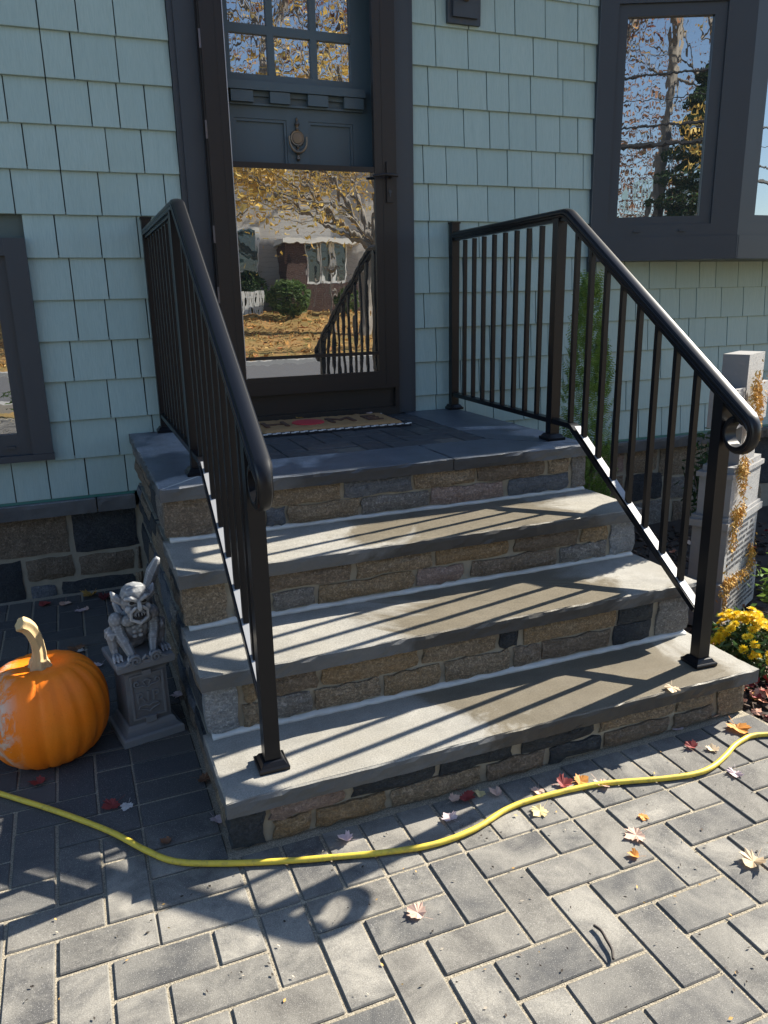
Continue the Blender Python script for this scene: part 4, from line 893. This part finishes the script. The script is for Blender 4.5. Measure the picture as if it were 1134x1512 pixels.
# arborvitae by the landing
arb = empty('arborvitae', (1.66, -.42, -.08)); tag(arb, 'slim green arborvitae growing between the landing and the bay window', 'shrub')
bm = bmesh.new(); tube(bm, [(1.66, -.42, -.1), (1.665, -.42, .3), (1.655, -.42, .8), (1.65, -.42, 1.3)], [.02, .016, .012, .004], 8)
tube(bm, [(1.665, -.42, .15), (1.72, -.44, .5), (1.735, -.44, .9)], [.012, .009, .004], 6); fin(bm, 'trunk', M_bark, arb, smooth=True)
vv, ff = [], []
def spray(p, out, ln):
    up_ = (out*.5+Vector((0, 0, 1))+Vector((R.gauss(0, .25), R.gauss(0, .25), 0))).normalized(); side = up_.cross(out+Vector((.01, .02, 0))).normalized(); side.rotate(Matrix.Rotation(R.uniform(-1, 1), 3, up_))
    for q in range(5):
        t = (q+.5)/5; base = p+up_*ln*t
        for sg in (-1, 1):
            k = len(vv); tip = base+(up_*.55+side*sg).normalized()*ln*.42*(1-t*.55); wv = up_*ln*.10
            for x in (base, base+wv, tip): vv.append(tuple(x))
            ff.append((k, k+1, k+2))
for _ in range(4600):
    z = R.random()**1.1*1.5-.08; h = (z+.08)/1.5
    lob = R.random()
    if lob < .62: cx, cy, r = 1.652, -.42, .15*(1-h)**.7+.03
    else: cx, cy, r = 1.725, -.44, (.12*(1-max(0, (h-.3))/.5)**.6 if h < .78 else 0)
    if lob > .85: cx, cy, r = 1.56, -.44, (.13 if h < .42 else 0)
    if r == 0: continue
    if .42 < h < .6 and R.random() < .45: continue
    a = R.uniform(0, 6.283); rr = r*math.sqrt(R.uniform(.25, 1)); out = Vector((math.cos(a), math.sin(a), 0))
    spray(Vector((cx, cy, z))+out*rr, out, R.uniform(.035, .07))
pydata('crown', vv, ff, M_arb, arb)
def shrub(name, label, loc, hgt, rad, cnt, mat, size, group=None, stems=7):
    t = empty(name, loc); tag(t, label, 'plant', group); bm = bmesh.new(); pts = []
    for s in range(stems):
        a = R.uniform(0, 6.28); r = rad*R.uniform(.2, .9); e = Vector((loc[0]+r*math.cos(a), loc[1]+r*math.sin(a), loc[2]+hgt*R.uniform(.6, 1))); b0 = Vector(loc); m = b0.lerp(e, .5)+Vector((0, 0, hgt*.12))
        tube(bm, [b0, m, e], [.006, .004, .002], 5)
        for _ in range(cnt//stems): u = R.uniform(.2, 1.05); p = b0.lerp(m, u*2) if u < .5 else m.lerp(e, (u-.5)*2); pts.append(p+Vector((R.gauss(0, rad*.22), R.gauss(0, rad*.22), R.gauss(0, hgt*.1))))
    fin(bm, 'stem', M_bark, t, smooth=True); v2, f2 = leafcloud(pts, size); pydata('foliage', v2, f2, mat, t); return t
shrub('leafy_shrub', 'sparse leafy shrub against the stone foundation behind the right railing', (2.66, -.30, -.1), .62, .17, 330, M_dkgreen, .016, stems=9)
shrub('leafy_shrub', 'tiny upright sprig poking up behind the top of the grave marker', (2.92, -.35, -.1), .95, .06, 90, M_arb, .016, stems=3)
shrub('green_perennial', 'low green leafy clump behind the yellow flowers at the right edge', (1.86, -1.62, -.03), .24, .15, 600, M_arb, .014, stems=11)
# chrysanthemum
mum = empty('chrysanthemum', (1.33, -1.90, -.02)); tag(mum, 'bright yellow chrysanthemum blooming beside the bottom step', 'flower plant')
C0 = Vector((1.345, -1.895, .04)); v2, f2 = leafcloud([C0+Vector((R.gauss(0, .075), R.gauss(0, .075), R.uniform(-.06, .12))) for _ in range(900)], .012); pydata('foliage', v2, f2, M_dkgreen, mum)
M_yel = foliage_mat('yellow_petals', [(.70, .46, .015), (.80, .58, .02), (.85, .66, .04), (.74, .50, .015)])
vv, ff = [], []
for lay, (nn, r, tilt) in enumerate(((13, .0195, .15), (11, .016, .55), (9, .012, .95), (6, .007, 1.25))):
    for q in range(nn):
        a = 2*math.pi*(q+.5*lay)/nn+R.uniform(-.1, .1); o_ = Vector((math.cos(a)*math.cos(tilt), math.sin(a)*math.cos(tilt), math.sin(tilt))); s_ = Vector((-math.sin(a), math.cos(a), 0)); k = len(vv); w_ = r*.23
        for x in (o_*.003, o_*r*.55+s_*w_, o_*r+Vector((0, 0, .002)), o_*r*.55-s_*w_): vv.append(tuple(x))
        ff.append((k, k+1, k+2, k+3))
fme = bpy.data.meshes.new('flower'); fme.from_pydata(vv, [], ff); fme.materials.append(M_yel)
cnt = 0
while cnt < 120:
    a = R.uniform(0, 6.28); e = R.uniform(.05, 1.45); o_ = Vector((math.cos(a)*math.cos(e)*.135, math.sin(a)*math.cos(e)*.135, math.sin(e)*.135+.02)); 
    p = C0+o_*R.uniform(.9, 1.12)
    if fbm(p.x, p.y, p.z, 9) < -.22: continue
    f_ = mkobj('flower', fme, None, mum, loc=p, rot=Vector((o_.x, o_.y, o_.z*.8+.05)).to_track_quat('Z', 'Y').to_euler()); f_.scale = (1.05,)*3 if cnt % 3 else (.8,)*3; cnt += 1

# ------------------------------------------------------------------ mulch and leaf litter in the bed
bm = bmesh.new()
for _ in range(2600):
    x = 1.10+abs(R.gauss(0, .9)); y = R.uniform(-2.34, -.05)
    if x > 4: continue
    l_ = R.uniform(.012, .05); Mx = Matrix.Translation((x, y, bedz(x, y)+.006)) @ Matrix.Rotation(R.uniform(0, 6.28), 4, 'Z') @ Matrix.Rotation(R.gauss(0, .3), 4, 'X') @ Matrix.Rotation(R.gauss(0, .3), 4, 'Y')
    box(bm, -l_/2, l_/2, -l_*.22, l_*.22, -.004, .004, Mx)
tag(fin(bm, 'bark_mulch', M_mulch), 'dark bark mulch covering the garden bed', 'mulch', kind='stuff')
OUT = [(0, -.42), (.07, -.34), (.26, -.42), (.29, -.32), (.46, -.28), (.43, -.12), (.60, .02), (.50, .10), (.54, .28), (.38, .20), (.30, .22), (.32, .38), (.20, .42), (.13, .50), (0, .66), (-.13, .50), (-.20, .42), (-.32, .38), (-.30, .22), (-.38, .20), (-.54, .28), (-.50, .10), (-.60, .02), (-.43, -.12), (-.46, -.28), (-.29, -.32), (-.26, -.42), (-.07, -.34)]
def leaf_geo(size, curl, fold=0.0):
    vs_ = []; r_ = R.uniform(0, 6.28)
    def zz(x, y): return size*(curl*(x*x+y*y)+.10*curl*math.sin(5*x+r_)+fold*abs(x)+.07*math.sin(7*y+r_)*math.sin(6*x+2*r_))
    vs_.append((0, -.05*size, zz(0, 0)))
    for x, y in OUT: x *= R.uniform(.88, 1.1); y *= R.uniform(.9, 1.08); vs_.append((x*size, y*size, zz(x, y)))
    fs = [(0, i, i+1 if i < len(OUT) else 1) for i in range(1, len(OUT)+1)]
    k = len(vs_); vs_ += [(-.012*size, -.48*size, zz(0, -.5)), (.012*size, -.48*size, zz(0, -.5)), (.06*size, -.95*size, zz(0, -.5)+.12*size), (.04*size, -.95*size, zz(0, -.5)+.12*size)]; fs.append((k, k+1, k+2, k+3))
    return vs_, fs
vv, ff = [], []
def litter(x, y, z, size):
    v2, f2 = leaf_geo(size, R.uniform(-.2, .9), R.uniform(-.3, .5)); Mx = Matrix.Translation((x, y, z)) @ Matrix.Rotation(R.uniform(0, 6.28), 4, 'Z') @ Matrix.Rotation(R.gauss(0, .35), 4, 'X') @ Matrix.Rotation(R.gauss(0, .35), 4, 'Y'); k = len(vv)
    m0 = min((Mx @ Vector(p)).z for p in v2); dz = max(0, z-.004-m0)
    vv.extend(tuple((Mx @ Vector(p))+Vector((0, 0, dz))) for p in v2); ff.extend(tuple(i+k for i in f) for f in f2)
for _ in range(150): x = R.uniform(1.11, 1.42); y = R.uniform(-2.32, -1.62); litter(x, y, bedz(x, y)+.012+R.random()*.016, R.uniform(.03, .052))
for _ in range(70): x = 1.15+abs(R.gauss(0, .8)); y = R.uniform(-2.2, -.1); litter(x, y, bedz(x, y)+.014, R.uniform(.025, .045))
tag(pydata('leaf_litter', vv, ff, M_litter), 'red and tan fallen leaves heaped in the bed at the right edge', 'leaves', kind='stuff')
# loose crumbs on the patio
vv, ff = [], []
for _ in range(420):
    x = R.uniform(-1.3, 1.1); y = R.uniform(-3.1, -2.2); l_ = R.uniform(.0015, .006); a = R.uniform(0, 6.28); c_, s_ = math.cos(a)*l_, math.sin(a)*l_; k = len(vv); wd = R.uniform(.25, .6)
    vv += [(x-c_, y-s_, .003), (x+s_*wd, y-c_*wd, .003), (x+c_, y+s_, .0042), (x-s_*wd, y+c_*wd, .0045)]; ff.append((k, k+1, k+2, k+3))
n = NT('leaf_crumbs'); c = n.ramp(n.geo.outputs['Random Per Island'], [(0, (.03, .024, .02)), (.55, (.06, .045, .035)), (.7, (.42, .36, .28)), (.85, (.5, .3, .1)), (1, (.1, .05, .04))], 'CONSTANT'); M_crumb = n.out(c, .8, .2)
tag(pydata('leaf_crumbs', vv, ff, M_crumb), 'tiny leaf crumbs and chips scattered on the pavers', 'debris', kind='stuff')
# single fallen leaves, each its own thing
def leafmat(name, col):
    n = NT(name); p = n.pos(); c = n.mix(n.noise(90, 4, .6, p), sc3(col, .75), sc3(col, 1.2)); n.out(c, .65, .35)
    tr = n.t.nodes.new('ShaderNodeBsdfTranslucent'); n.lk(c, tr.inputs['Color']); mx = n.t.nodes.new('ShaderNodeMixShader'); mx.inputs[0].default_value = .25
    n.lk(n.b.outputs[0], mx.inputs[1]); n.lk(tr.outputs[0], mx.inputs[2]); n.lk(mx.outputs[0], n.t.nodes['Material Output'].inputs[0]); return n.m
LM = dict(red=leafmat('red_leaf', (.27, .05, .045)), pink=leafmat('pinkish_tan_leaf', (.62, .42, .33)), tan=leafmat('tan_leaf', (.60, .46, .30)), orange=leafmat('orange_leaf', (.62, .26, .05)), yellow=leafmat('cream_yellow_leaf', (.68, .56, .28)), lilac=leafmat('pale_mauve_leaf', (.58, .46, .47)), brown=leafmat('brown_leaf', (.20, .10, .055)), gold=leafmat('golden_leaf', (.48, .29, .08)), white=leafmat('pale_leaf_underside', (.62, .59, .56)), dark=leafmat('dark_red_leaf', (.14, .03, .03)))
def leaf(x, y, size, kind, rz, label, z=0.0, curl=None, tilt=(0, 0)):
    size *= 1.6
    v2, f2 = leaf_geo(size, R.uniform(.1, .7) if curl is None else curl, R.uniform(0, .35)); Mr = Matrix.Rotation(D2R(rz), 4, 'Z') @ Matrix.Rotation(tilt[0]+R.gauss(0, .07), 4, 'X') @ Matrix.Rotation(tilt[1]+R.gauss(0, .07), 4, 'Y')
    v3 = [Mr @ Vector(p) for p in v2]; m0 = min(p.z for p in v3); o = pydata('fallen_leaf', [(p.x, p.y, p.z-m0) for p in v3], f2, LM[kind]); o.location = (x, y, z+.002); tag(o, label, 'leaf', 'single leaves fallen around the steps'); return o
LEAVES = [(-0.92, -1.827, 0.0295, 'red', 120, 'red leaf overlapping a pale one on the shaded pavers left of the hose bend', 0),
    (-0.881, -1.85, 0.0213, 'white', 155, 'pale whitish leaf beside the red one on the shaded pavers', 0),
    (-0.798, -2.051, 0.018, 'brown', 52, 'small brown leaf in the shade just above the bend of the hose', 0),
    (-0.659, -2.011, 0.0213, 'lilac', 202, 'pale mauve leaf in shade at the bottom left corner of the steps', 0),
    (-0.657, -1.811, 0.0295, 'brown', 245, 'dark brown leaf against the left flank of the bottom step', 0),
    (-1.113, -1.632, 0.0279, 'red', 79, 'red leaf lying in front of the pumpkin', 0),
    (-0.364, -2.23, 0.0246, 'lilac', 46, 'pale mauve leaf just above the hose under the black stone', 0),
    (-0.298, -2.529, 0.0279, 'pink', 34, 'pinkish leaf with a long stalk on the sunlit middle pavers', 0),
    (-0.078, -2.26, 0.0262, 'lilac', 10, 'pale mauve leaf just above the hose below the second black stone', 0),
    (0.007, -2.201, 0.0279, 'red', 205, 'bright red leaf at the foot of the bottom step', 0),
    (-0.029, -2.192, 0.0197, 'pink', 281, 'small pinkish leaf left of the bright red one at the step foot', 0),
    (0.049, -2.196, 0.0197, 'yellow', 148, 'small cream yellow leaf right of the bright red one at the step foot', 0),
    (0.089, -2.217, 0.023, 'pink', 30, 'pale pink leaf at the foot of the step under its middle black stone', 0),
    (0.159, -2.332, 0.0279, 'yellow', 113, 'cream yellow leaf just below the hose', 0),
    (0.29, -2.257, 0.0279, 'red', 266, 'red leaf touching the upper side of the hose', 0),
    (0.344, -2.263, 0.0262, 'orange', 274, 'orange leaf tucked beside the hose right of a red one', 0),
    (0.387, -2.3, 0.0295, 'pink', 184, 'pinkish leaf lying across the hose', 0),
    (0.206, -2.251, 0.0213, 'pink', 141, 'small pink leaf in the step shadow above the hose', 0),
    (0.332, -2.513, 0.0328, 'pink', 88, 'large pale tan maple leaf on the sunlit pavers at right', 0),
    (0.28, -2.573, 0.018, 'orange', 54, 'small orange leaf just below the large pale maple leaf', 0),
    (0.4, -2.463, 0.0164, 'orange', 134, 'small orange leaf just above the large pale maple leaf', 0),
    (0.531, -2.706, 0.0361, 'tan', 109, 'big tan maple leaf at the right edge of the pavers', 0),
    (0.76, -2.253, 0.0246, 'red', 13, 'crimson leaf above the hose near the right end of the step', 0),
    (0.808, -2.29, 0.023, 'tan', 328, 'tan leaf right of the crimson one above the hose', 0),
    (0.772, -2.412, 0.0246, 'lilac', 133, 'mauve leaf below the hose near the right edge', 0),
    (0.734, -2.178, 0.0279, 'tan', 139, 'tan leaf lying on the front edge of the bottom tread', 0.1665),
    (0.8, -2.15, 0.023, 'lilac', 99, 'pale mauve leaf leaning at the foot of the step near its right end', 0),
    (0.95, -2.144, 0.0262, 'pink', 84, 'brownish pink leaf at the right corner of the bottom step', 0),
    (0.969, -2.234, 0.0426, 'orange', 158, 'large orange leaf on the pavers at the right corner of the steps', 0),
    (-0.917, -0.088, 0.0451, 'gold', 148, 'golden orange maple leaf against the stone foundation', 0),
    (-0.85, -0.158, 0.041, 'dark', 321, 'dark red leaf against the foundation right of the golden one', 0),
    (-0.967, -0.267, 0.0279, 'lilac', 190, 'pale leaf lying below the golden one near the foundation', 0),
    (-0.944, -0.261, 0.023, 'pink', 44, 'small pink leaf beneath the golden one near the foundation', 0),
    (-1.119, -0.116, 0.0328, 'red', 310, 'rusty red leaf near the foundation above the pumpkin stem', 0),
    (-1.03, -0.148, 0.0312, 'pink', 172, 'pale brown leaf between the pumpkin stem and the golden leaf', 0),
    (-0.807, -0.261, 0.0279, 'brown', 343, 'brown leaf behind the gargoyle', 0),
    (-0.993, -0.693, 0.041, 'brown', 198, 'curled brown leaf on the pavers behind the pumpkin', 0),
    (-0.973, -0.73, 0.0246, 'white', 259, 'whitish leaf lying on the curled brown one behind the pumpkin', 0),
    (-0.913, -0.895, 0.0246, 'lilac', 127, 'pale leaf on the pavers right of the pumpkin', 0),
    (-0.663, -1.259, 0.0279, 'lilac', 91, 'pale mauve leaf on the pavers between the pedestal and the steps', 0),
    (0.177, -0.06, 0.0246, 'gold', 126, 'golden leaf at the back edge of the doormat', 0.772),
    (0.554, -0.06, 0.023, 'lilac', 242, 'pale curled leaf at the back right of the doormat', 0.772),
    (0.488, -0.06, 0.0164, 'brown', 143, 'small brown leaf at the back of the doormat beside a pale one', 0.772)]
for a in LEAVES: leaf(*a)
# curved twig
bm = bmesh.new(); tube(bm, catmull([(.048, -2.72, .006), (.052, -2.74, .008), (.047, -2.765, .008), (.042, -2.79, .007), (.030, -2.81, .005)], 4), .0034, 6); tag(fin(bm, 'twig', simple('dark_twig', (.03, .022, .018), .8, .3, 60), None, smooth=True), 'short dark curved twig lying on a sunlit paver', 'twig')

# ------------------------------------------------------------------ across the street (seen in the glass)
M_brick = None
n = NT('red_brown_brick'); bt = n.t.nodes.new('ShaderNodeTexBrick'); bt.inputs['Scale'].default_value = 4.2; bt.inputs['Color1'].default_value = (.075, .045, .04, 1); bt.inputs['Color2'].default_value = (.10, .06, .052, 1); bt.inputs['Mortar'].default_value = (.16, .145, .135, 1); bt.inputs['Mortar Size'].default_value = .012
sx = n.sep(n.geo.outputs['Position']); cb = n.t.nodes.new('ShaderNodeCombineXYZ'); n.lk(sx[0], cb.inputs[0]); n.lk(sx[2], cb.inputs[1]); n.lk(cb.outputs[0], bt.inputs['Vector']); M_brick = n.out(bt.outputs[0], .9, .2)
n = NT('taupe_clapboard'); z_ = n.sep(n.geo.outputs['Position'])[2]; fr_ = n.math('FRACT', n.math('MULTIPLY', z_, 7)); c = n.mix(n.ramp(fr_, [(0, 0), (.12, 1)]), (.27, .255, .24), (.44, .42, .395)); M_clap = n.out(c, .8, .3)
M_white = simple('white_paint', (.78, .78, .76), .5, .05)
M_winblue = glassmat('neighbour_window_glass', .05, (.02, .045, .05))
nb = empty('neighbour_house', (7, -24, .95)); tag(nb, 'taupe clapboard house across the street with brick porch, mirrored in the storm door', 'house')
NYF = -23.2
bm = bmesh.new(); ring0 = [(3.2, .8), (13.5, .8), (13.5, 5.0), (8.3, 6.8), (3.2, 5.0)]; fv = [bm.verts.new((x, NYF, z)) for x, z in ring0]; bv = [bm.verts.new((x, NYF-8, z)) for x, z in ring0]; bm.faces.new(fv); bm.faces.new(bv[::-1])
for k in range(5): bm.faces.new((fv[k], fv[(k+1) % 5], bv[(k+1) % 5], bv[k]))
fin(bm, 'wall', M_clap, nb)
bm = bmesh.new()
for sg, xa, xb in ((1, 2.8, 8.3), (-1, 13.9, 8.3)):
    q = [(xa, 4.88), (xb, 6.84), (xb, 7.0), (xa, 5.02)]; a = [bm.verts.new((x, NYF+.35, z)) for x, z in q]; b = [bm.verts.new((x, NYF-8.3, z)) for x, z in q]; bm.faces.new(a); bm.faces.new(b[::-1])
    for k in range(4): bm.faces.new((a[k], a[(k+1) % 4], b[(k+1) % 4], b[k]))
fin(bm, 'roof', simple('neighbour_roof', (.09, .085, .085), .9, .2, 4), nb)
B('porch_pier', M_brick, nb, (6.2, 6.78, NYF+.02, NYF+1.2, .75, 3.12), bevel=0); B('porch_wall', M_brick, nb, (6.79, 8.6, NYF+.02, NYF+1.1, .75, 1.86), bevel=0); B('porch_roof', M_white, nb, (6.05, 8.9, NYF+.02, NYF+1.4, 3.13, 3.27), bevel=.02)
for x0 in (6.84, 7.33, 7.80):
    w_ = B('window', M_white, nb, (x0, x0+.07, NYF+.9, NYF+1.08, 1.87, 3.12), (x0+.40, x0+.45, NYF+.9, NYF+1.08, 1.87, 3.12), (x0+.071, x0+.399, NYF+.9, NYF+1.08, 1.87, 1.94), bevel=0); B('pane', M_winblue, w_, (x0+.071, x0+.399, NYF+.95, NYF+.97, 1.95, 3.11), bevel=0)
for x0 in (4.4, 9.8): w_ = B('window', M_white, nb, (x0, x0+1.1, NYF+.005, NYF+.06, 2.2, 3.7), bevel=0); B('pane', M_winblue, w_, (x0+.08, x0+1.02, NYF+.061, NYF+.07, 2.28, 3.62), bevel=0)
# picket fence
fe = empty('picket_fence', (3.6, -21.6, .95)); tag(fe, 'white picket fence across the street, mirrored in the storm door', 'fence')
pm = bmesh.new(); box(pm, -.035, .035, -.01, .01, 0, .72); a_ = pm.verts.new((0, 0, .78)); pme = bpy.data.meshes.new('picket'); pm.verts.remove(a_); pm.to_mesh(pme); pm.free(); pme.materials.append(M_white)
for k in range(34): mkobj('picket', pme, None, fe, loc=(5.2-k*.1, -21.6, .92))
B('rail', M_white, fe, (1.85, 5.25, -21.64, -21.611, 1.10, 1.17), (1.85, 5.25, -21.64, -21.611, 1.45, 1.52), bevel=0)
def bush(loc, r, h, mat, label, cnt=2200, size=.05):
    t = empty('round_bush', loc); tag(t, label, 'bush'); pts = []
    while len(pts) < cnt:
        p = Vector((R.gauss(0, 1), R.gauss(0, 1), R.gauss(0, 1))).normalized()*R.uniform(.65, 1.0)**.5; p = Vector((p.x*r, p.y*r, h*.5+p.z*h*.5)); 
        if fbm(p.x, p.y, p.z, 1.3) > -.3: pts.append(Vector(loc)+p)
    v2, f2 = leafcloud(pts, size); pydata('foliage', v2, f2, mat, t)
    bm = bmesh.new(); tube(bm, [loc, (loc[0], loc[1], loc[2]+h*.5)], .04, 6); fin(bm, 'trunk', M_bark, t)
M_bush = foliage_mat('bush_green', [(.05, .10, .025), (.08, .14, .035), (.12, .18, .06)])
bush((5.9, -20.9, .85), .66, 1.1, M_bush, 'broad green bush in front of the brick porch across the street')
bush((5.0, -22.4, .95), .6, 1.3, M_dkgreen, 'dark evergreen bush beside the picket fence across the street')
bush((7.9, -21.2, .9), .35, .8, M_bush, 'small bush under the porch windows across the street', 900, .04)
# trees
def branch(bm, p, dirv, ln, r, depth, tips, wob=.25, up_=.15, spread=.65):
    pts = [p]; rs = [r]; dcur = dirv.normalized(); n_ = 5
    for k in range(n_):
        dcur = (dcur+Vector((R.gauss(0, wob), R.gauss(0, wob), R.gauss(0, wob*.6)+up_*.3))*.35).normalized(); p = p+dcur*ln/n_; pts.append(p); rs.append(r*(1-.45*(k+1)/n_))
    tube(bm, pts, rs, 7 if r > .05 else 4, cap=False)
    if depth == 0: tips.extend(pts[2:]); return
    if depth <= 1: tips.extend(pts[3:])
    for k in range(3 if depth > 1 else 3):
        q = pts[R.choice([2, 3, 4, 5])] if k else pts[-1]; dn = (dcur+Vector((R.gauss(0, spread), R.gauss(0, spread), R.gauss(0, spread*.5)+up_))).normalized()
        branch(bm, q, dn, ln*R.uniform(.55, .8), r*R.uniform(.42, .6), depth-1, tips, wob, up_, spread)
def tree(name, loc, h, r, label, mat, leafn, lsize, lean=(0, 0), depth=4, lspread=.45, group='trees across the street', bark=M_barkg, trunkf=.4, extra=()):
    t = empty(name, loc); tag(t, label, 'tree', group); bm = bmesh.new(); tips = []
    base = Vector(loc); dv = Vector((lean[0], lean[1], 1)).normalized(); top_ = base+dv*h*trunkf
    tube(bm, [base-dv*.3, base+dv*h*.05, base.lerp(top_, .5)+Vector((R.gauss(0, .08), R.gauss(0, .08), 0)), top_], [r*1.5, r*1.1, r*.9, r*.75], 9, cap=False)
    for k in range(4):
        a = 2*math.pi*k/4+R.uniform(-.5, .5); branch(bm, top_.lerp(base, R.uniform(0, .2) if k else 0), Vector((math.cos(a)*.6, math.sin(a)*.6, 1)) if k else dv, h*R.uniform(.26, .36), r*.55, depth-1, tips)
    for zz, dv2, ln in extra: branch(bm, base.lerp(top_, zz), Vector(dv2), ln, r*.4, 2, tips, .3, .05, .5)
    fin(bm, 'trunk', bark, t, smooth=True, ang=0)
    if leafn:
        pts = [R.choice(tips)+Vector((R.gauss(0, lspread), R.gauss(0, lspread), R.gauss(0, lspread*.8))) for _ in range(leafn)]
        v2, f2 = leafcloud(pts, lsize); pydata('crown', v2, f2, mat, t)
    return t
M_goldleaf = foliage_mat('golden_autumn_leaves', [(.56, .36, .07), (.64, .44, .10), (.52, .30, .06), (.68, .50, .16), (.48, .38, .09)])
M_redleaf = foliage_mat('russet_leaves', [(.26, .09, .05), (.32, .13, .07), (.20, .08, .05), (.36, .18, .09)])
tree('golden_maple', (7.1, -17.5, .4), 8.2, .17, 'golden-leaved maple with a leaning trunk across the street', M_goldleaf, 6500, .045, lean=(.14, 0), depth=4, trunkf=.30, lspread=.5, extra=((.95, (-1, .1, .35), 2.4), (.98, (-1, -.3, .5), 2.6), (1, (-.7, .4, .45), 2.2), (.9, (-1, 0, .6), 2.8), (.97, (1, .2, .4), 1.8)))
tree('golden_maple', (3.3, -17.6, .4), 5.8, .10, 'smaller golden maple by the kerb across the street', M_goldleaf, 4200, .05, depth=4, trunkf=.42, lspread=.3)
tree('bare_maple', (6.0, -25, 1.0), 13, .24, 'tall bare maple with few tan leaves behind the neighbour house', M_goldleaf, 900, .07, depth=5, trunkf=.3)
tree('bare_maple', (3.2, -27, 1.0), 14, .26, 'tall bare branching tree left of the neighbour house', M_goldleaf, 800, .07, depth=5, trunkf=.3)
tree('bare_maple', (10.5, -27, 1.0), 14, .26, 'tall bare branching tree right of the neighbour house', M_redleaf, 1800, .09, depth=5, trunkf=.3)
tree('russet_oak', (-1.2, -24.5, 1.0), 14.5, .20, 'slim forked tree with sparse russet leaves mirrored in the bay window', M_redleaf, 4500, .05, lean=(.06, 0), depth=4, trunkf=.68)
tree('russet_oak', (-2.3, -23, 1.0), 13.5, .13, 'thin russet tree left of the forked one mirrored in the bay window', M_redleaf, 5000, .05, depth=4, trunkf=.62)
tree('russet_oak', (.6, -27, 1.1), 14, .2, 'stout tree with russet and tan leaves right of the conifer', M_redleaf, 5000, .05, depth=4, trunkf=.62)
tree('russet_oak', (-4.5, -26, 1.1), 13, .2, 'russet tree with a straight trunk left of the thin ones', M_redleaf, 3000, .09, depth=4)
tree('russet_oak', (-8, -24, 1.1), 12, .2, 'broad russet tree farthest left across the street', M_redleaf, 3000, .1, depth=4)
tree('bare_maple', (14, -22, 1.0), 13, .26, 'bare tree farthest right across the street', M_goldleaf, 3000, .1, depth=4)
# conifer
cf = empty('conifer', (0.55, -23.5, .9)); tag(cf, 'dark green conifer mirrored in the lower right of the bay window', 'tree', 'trees across the street')
bm = bmesh.new(); tube(bm, [(0.55, -23.5, .8), (0.55, -23.5, 6.2)], [.14, .03], 8); fin(bm, 'trunk', M_bark, cf)
pts = []
for _ in range(20000): u = R.random()**1.2; z = 1.0+u*7.2; r = 2.7*(1-u)**.65*(.75+.25*math.sin(z*9)); a = R.uniform(0, 6.28); rr = r*math.sqrt(R.uniform(.3, 1)); pts.append((.55+rr*math.cos(a), -23.5+rr*math.sin(a), z-rr*.15))
v2, f2 = leafcloud(pts, .05, elong=2.2); pydata('crown', v2, f2, M_dkgreen, cf)
# background wood
pts = []
for _ in range(60000): x = R.uniform(-26, 26); pts.append((x, -46+R.gauss(0, 2), 1.5+abs(R.gauss(0, 1))*7.5*(1+.5*fbm(x, 0, 0, .2))))
v2, f2 = leafcloud(pts, .10, elong=1.4); tag(pydata('distant_wood', v2, f2, foliage_mat('distant_autumn_wood', [(.22, .11, .07), (.30, .17, .10), (.17, .10, .07), (.26, .14, .08), (.12, .11, .06)])), 'distant autumn wood behind the houses across the street', 'wood', kind='stuff')
# fallen leaves on the far lawn
pts = []
for _ in range(9000): x = R.uniform(-9, 14); y = R.uniform(-22, -14); pts.append((x, y, terrain(x, y)+.02))
v2, f2 = leafcloud(pts, .05, elong=1.2, flat=Vector((0, 0, 2))); tag(pydata('lawn_leaves', v2, f2, M_lawnleaf), 'carpet of tan fallen leaves on the lawn across the street', 'leaves', kind='stuff')
# young weeping tree
tw = empty('weeping_sapling', (6.35, -18, .5)); tag(tw, 'young weeping sapling with drooping bare twigs on the far lawn', 'tree'); bm = bmesh.new(); tube(bm, [(6.35, -18, .4), (6.34, -18, 1.2), (6.36, -18, 2.1)], [.035, .03, .022], 6)
for k in range(16): a = 2*math.pi*k/16; c_, s_ = math.cos(a)*R.uniform(.5, 1), math.sin(a); tube(bm, [(6.36, -18, 2.08), (6.36+c_*.25, -18+s_*.25, 2.25), (6.36+c_*.55, -18+s_*.55, 1.95), (6.36+c_*.7, -18+s_*.7, 1.4-R.random()*.4)], [.012, .009, .006, .004], 4)
fin(bm, 'trunk', M_barkg, tw)
# overhead wires
M_wire = simple('black_wire', (.015, .015, .015), .7, .1)
for z, r, lb in ((5.72, .03, 'highest overhead wire mirrored in the bay window'), (5.26, .012, 'thin overhead wire second from the top mirrored in the bay window'), (4.74, .032, 'dark overhead wire third from the top mirrored in the bay window'), (4.37, .055, 'thick lowest overhead cable mirrored in the bay window')):
    bm = bmesh.new(); tube(bm, [(x, -14.0, z+.0006*(x-1)**2-.02*(x)) for x in range(-26, 27, 4)], r, 6); tag(fin(bm, 'overhead_wire', M_wire, None, smooth=True), lb, 'wire', 'overhead wires along the street')
for x in (-26, 26):
    bm = bmesh.new(); tube(bm, [(x, -14.15, -.1), (x, -14.15, 7.5)], [.16, .12], 10); box(bm, x-.08, x+.08, -14.3, -13.9, 5.6, 5.8); tag(fin(bm, 'utility_pole', M_bark, None), 'wooden utility pole at the %s end of the overhead wires' % ('left' if x < 0 else 'right'), 'pole')
# planting strip near the road, seen low in the glass
for k, (x, y, h) in enumerate(((-2.1, -8.9+1.4, .5), (-1.5, -7.3, .35), (2.6, -7.4, .3))):
    shrub('kerbside_plant', ['leafy green plant at the near kerb left of the walk', 'low green plant at the near kerb before the walk', 'low green plant at the near kerb right of the walk'][k], (x, y, -.06), h, .25, 260, M_bush, .03)
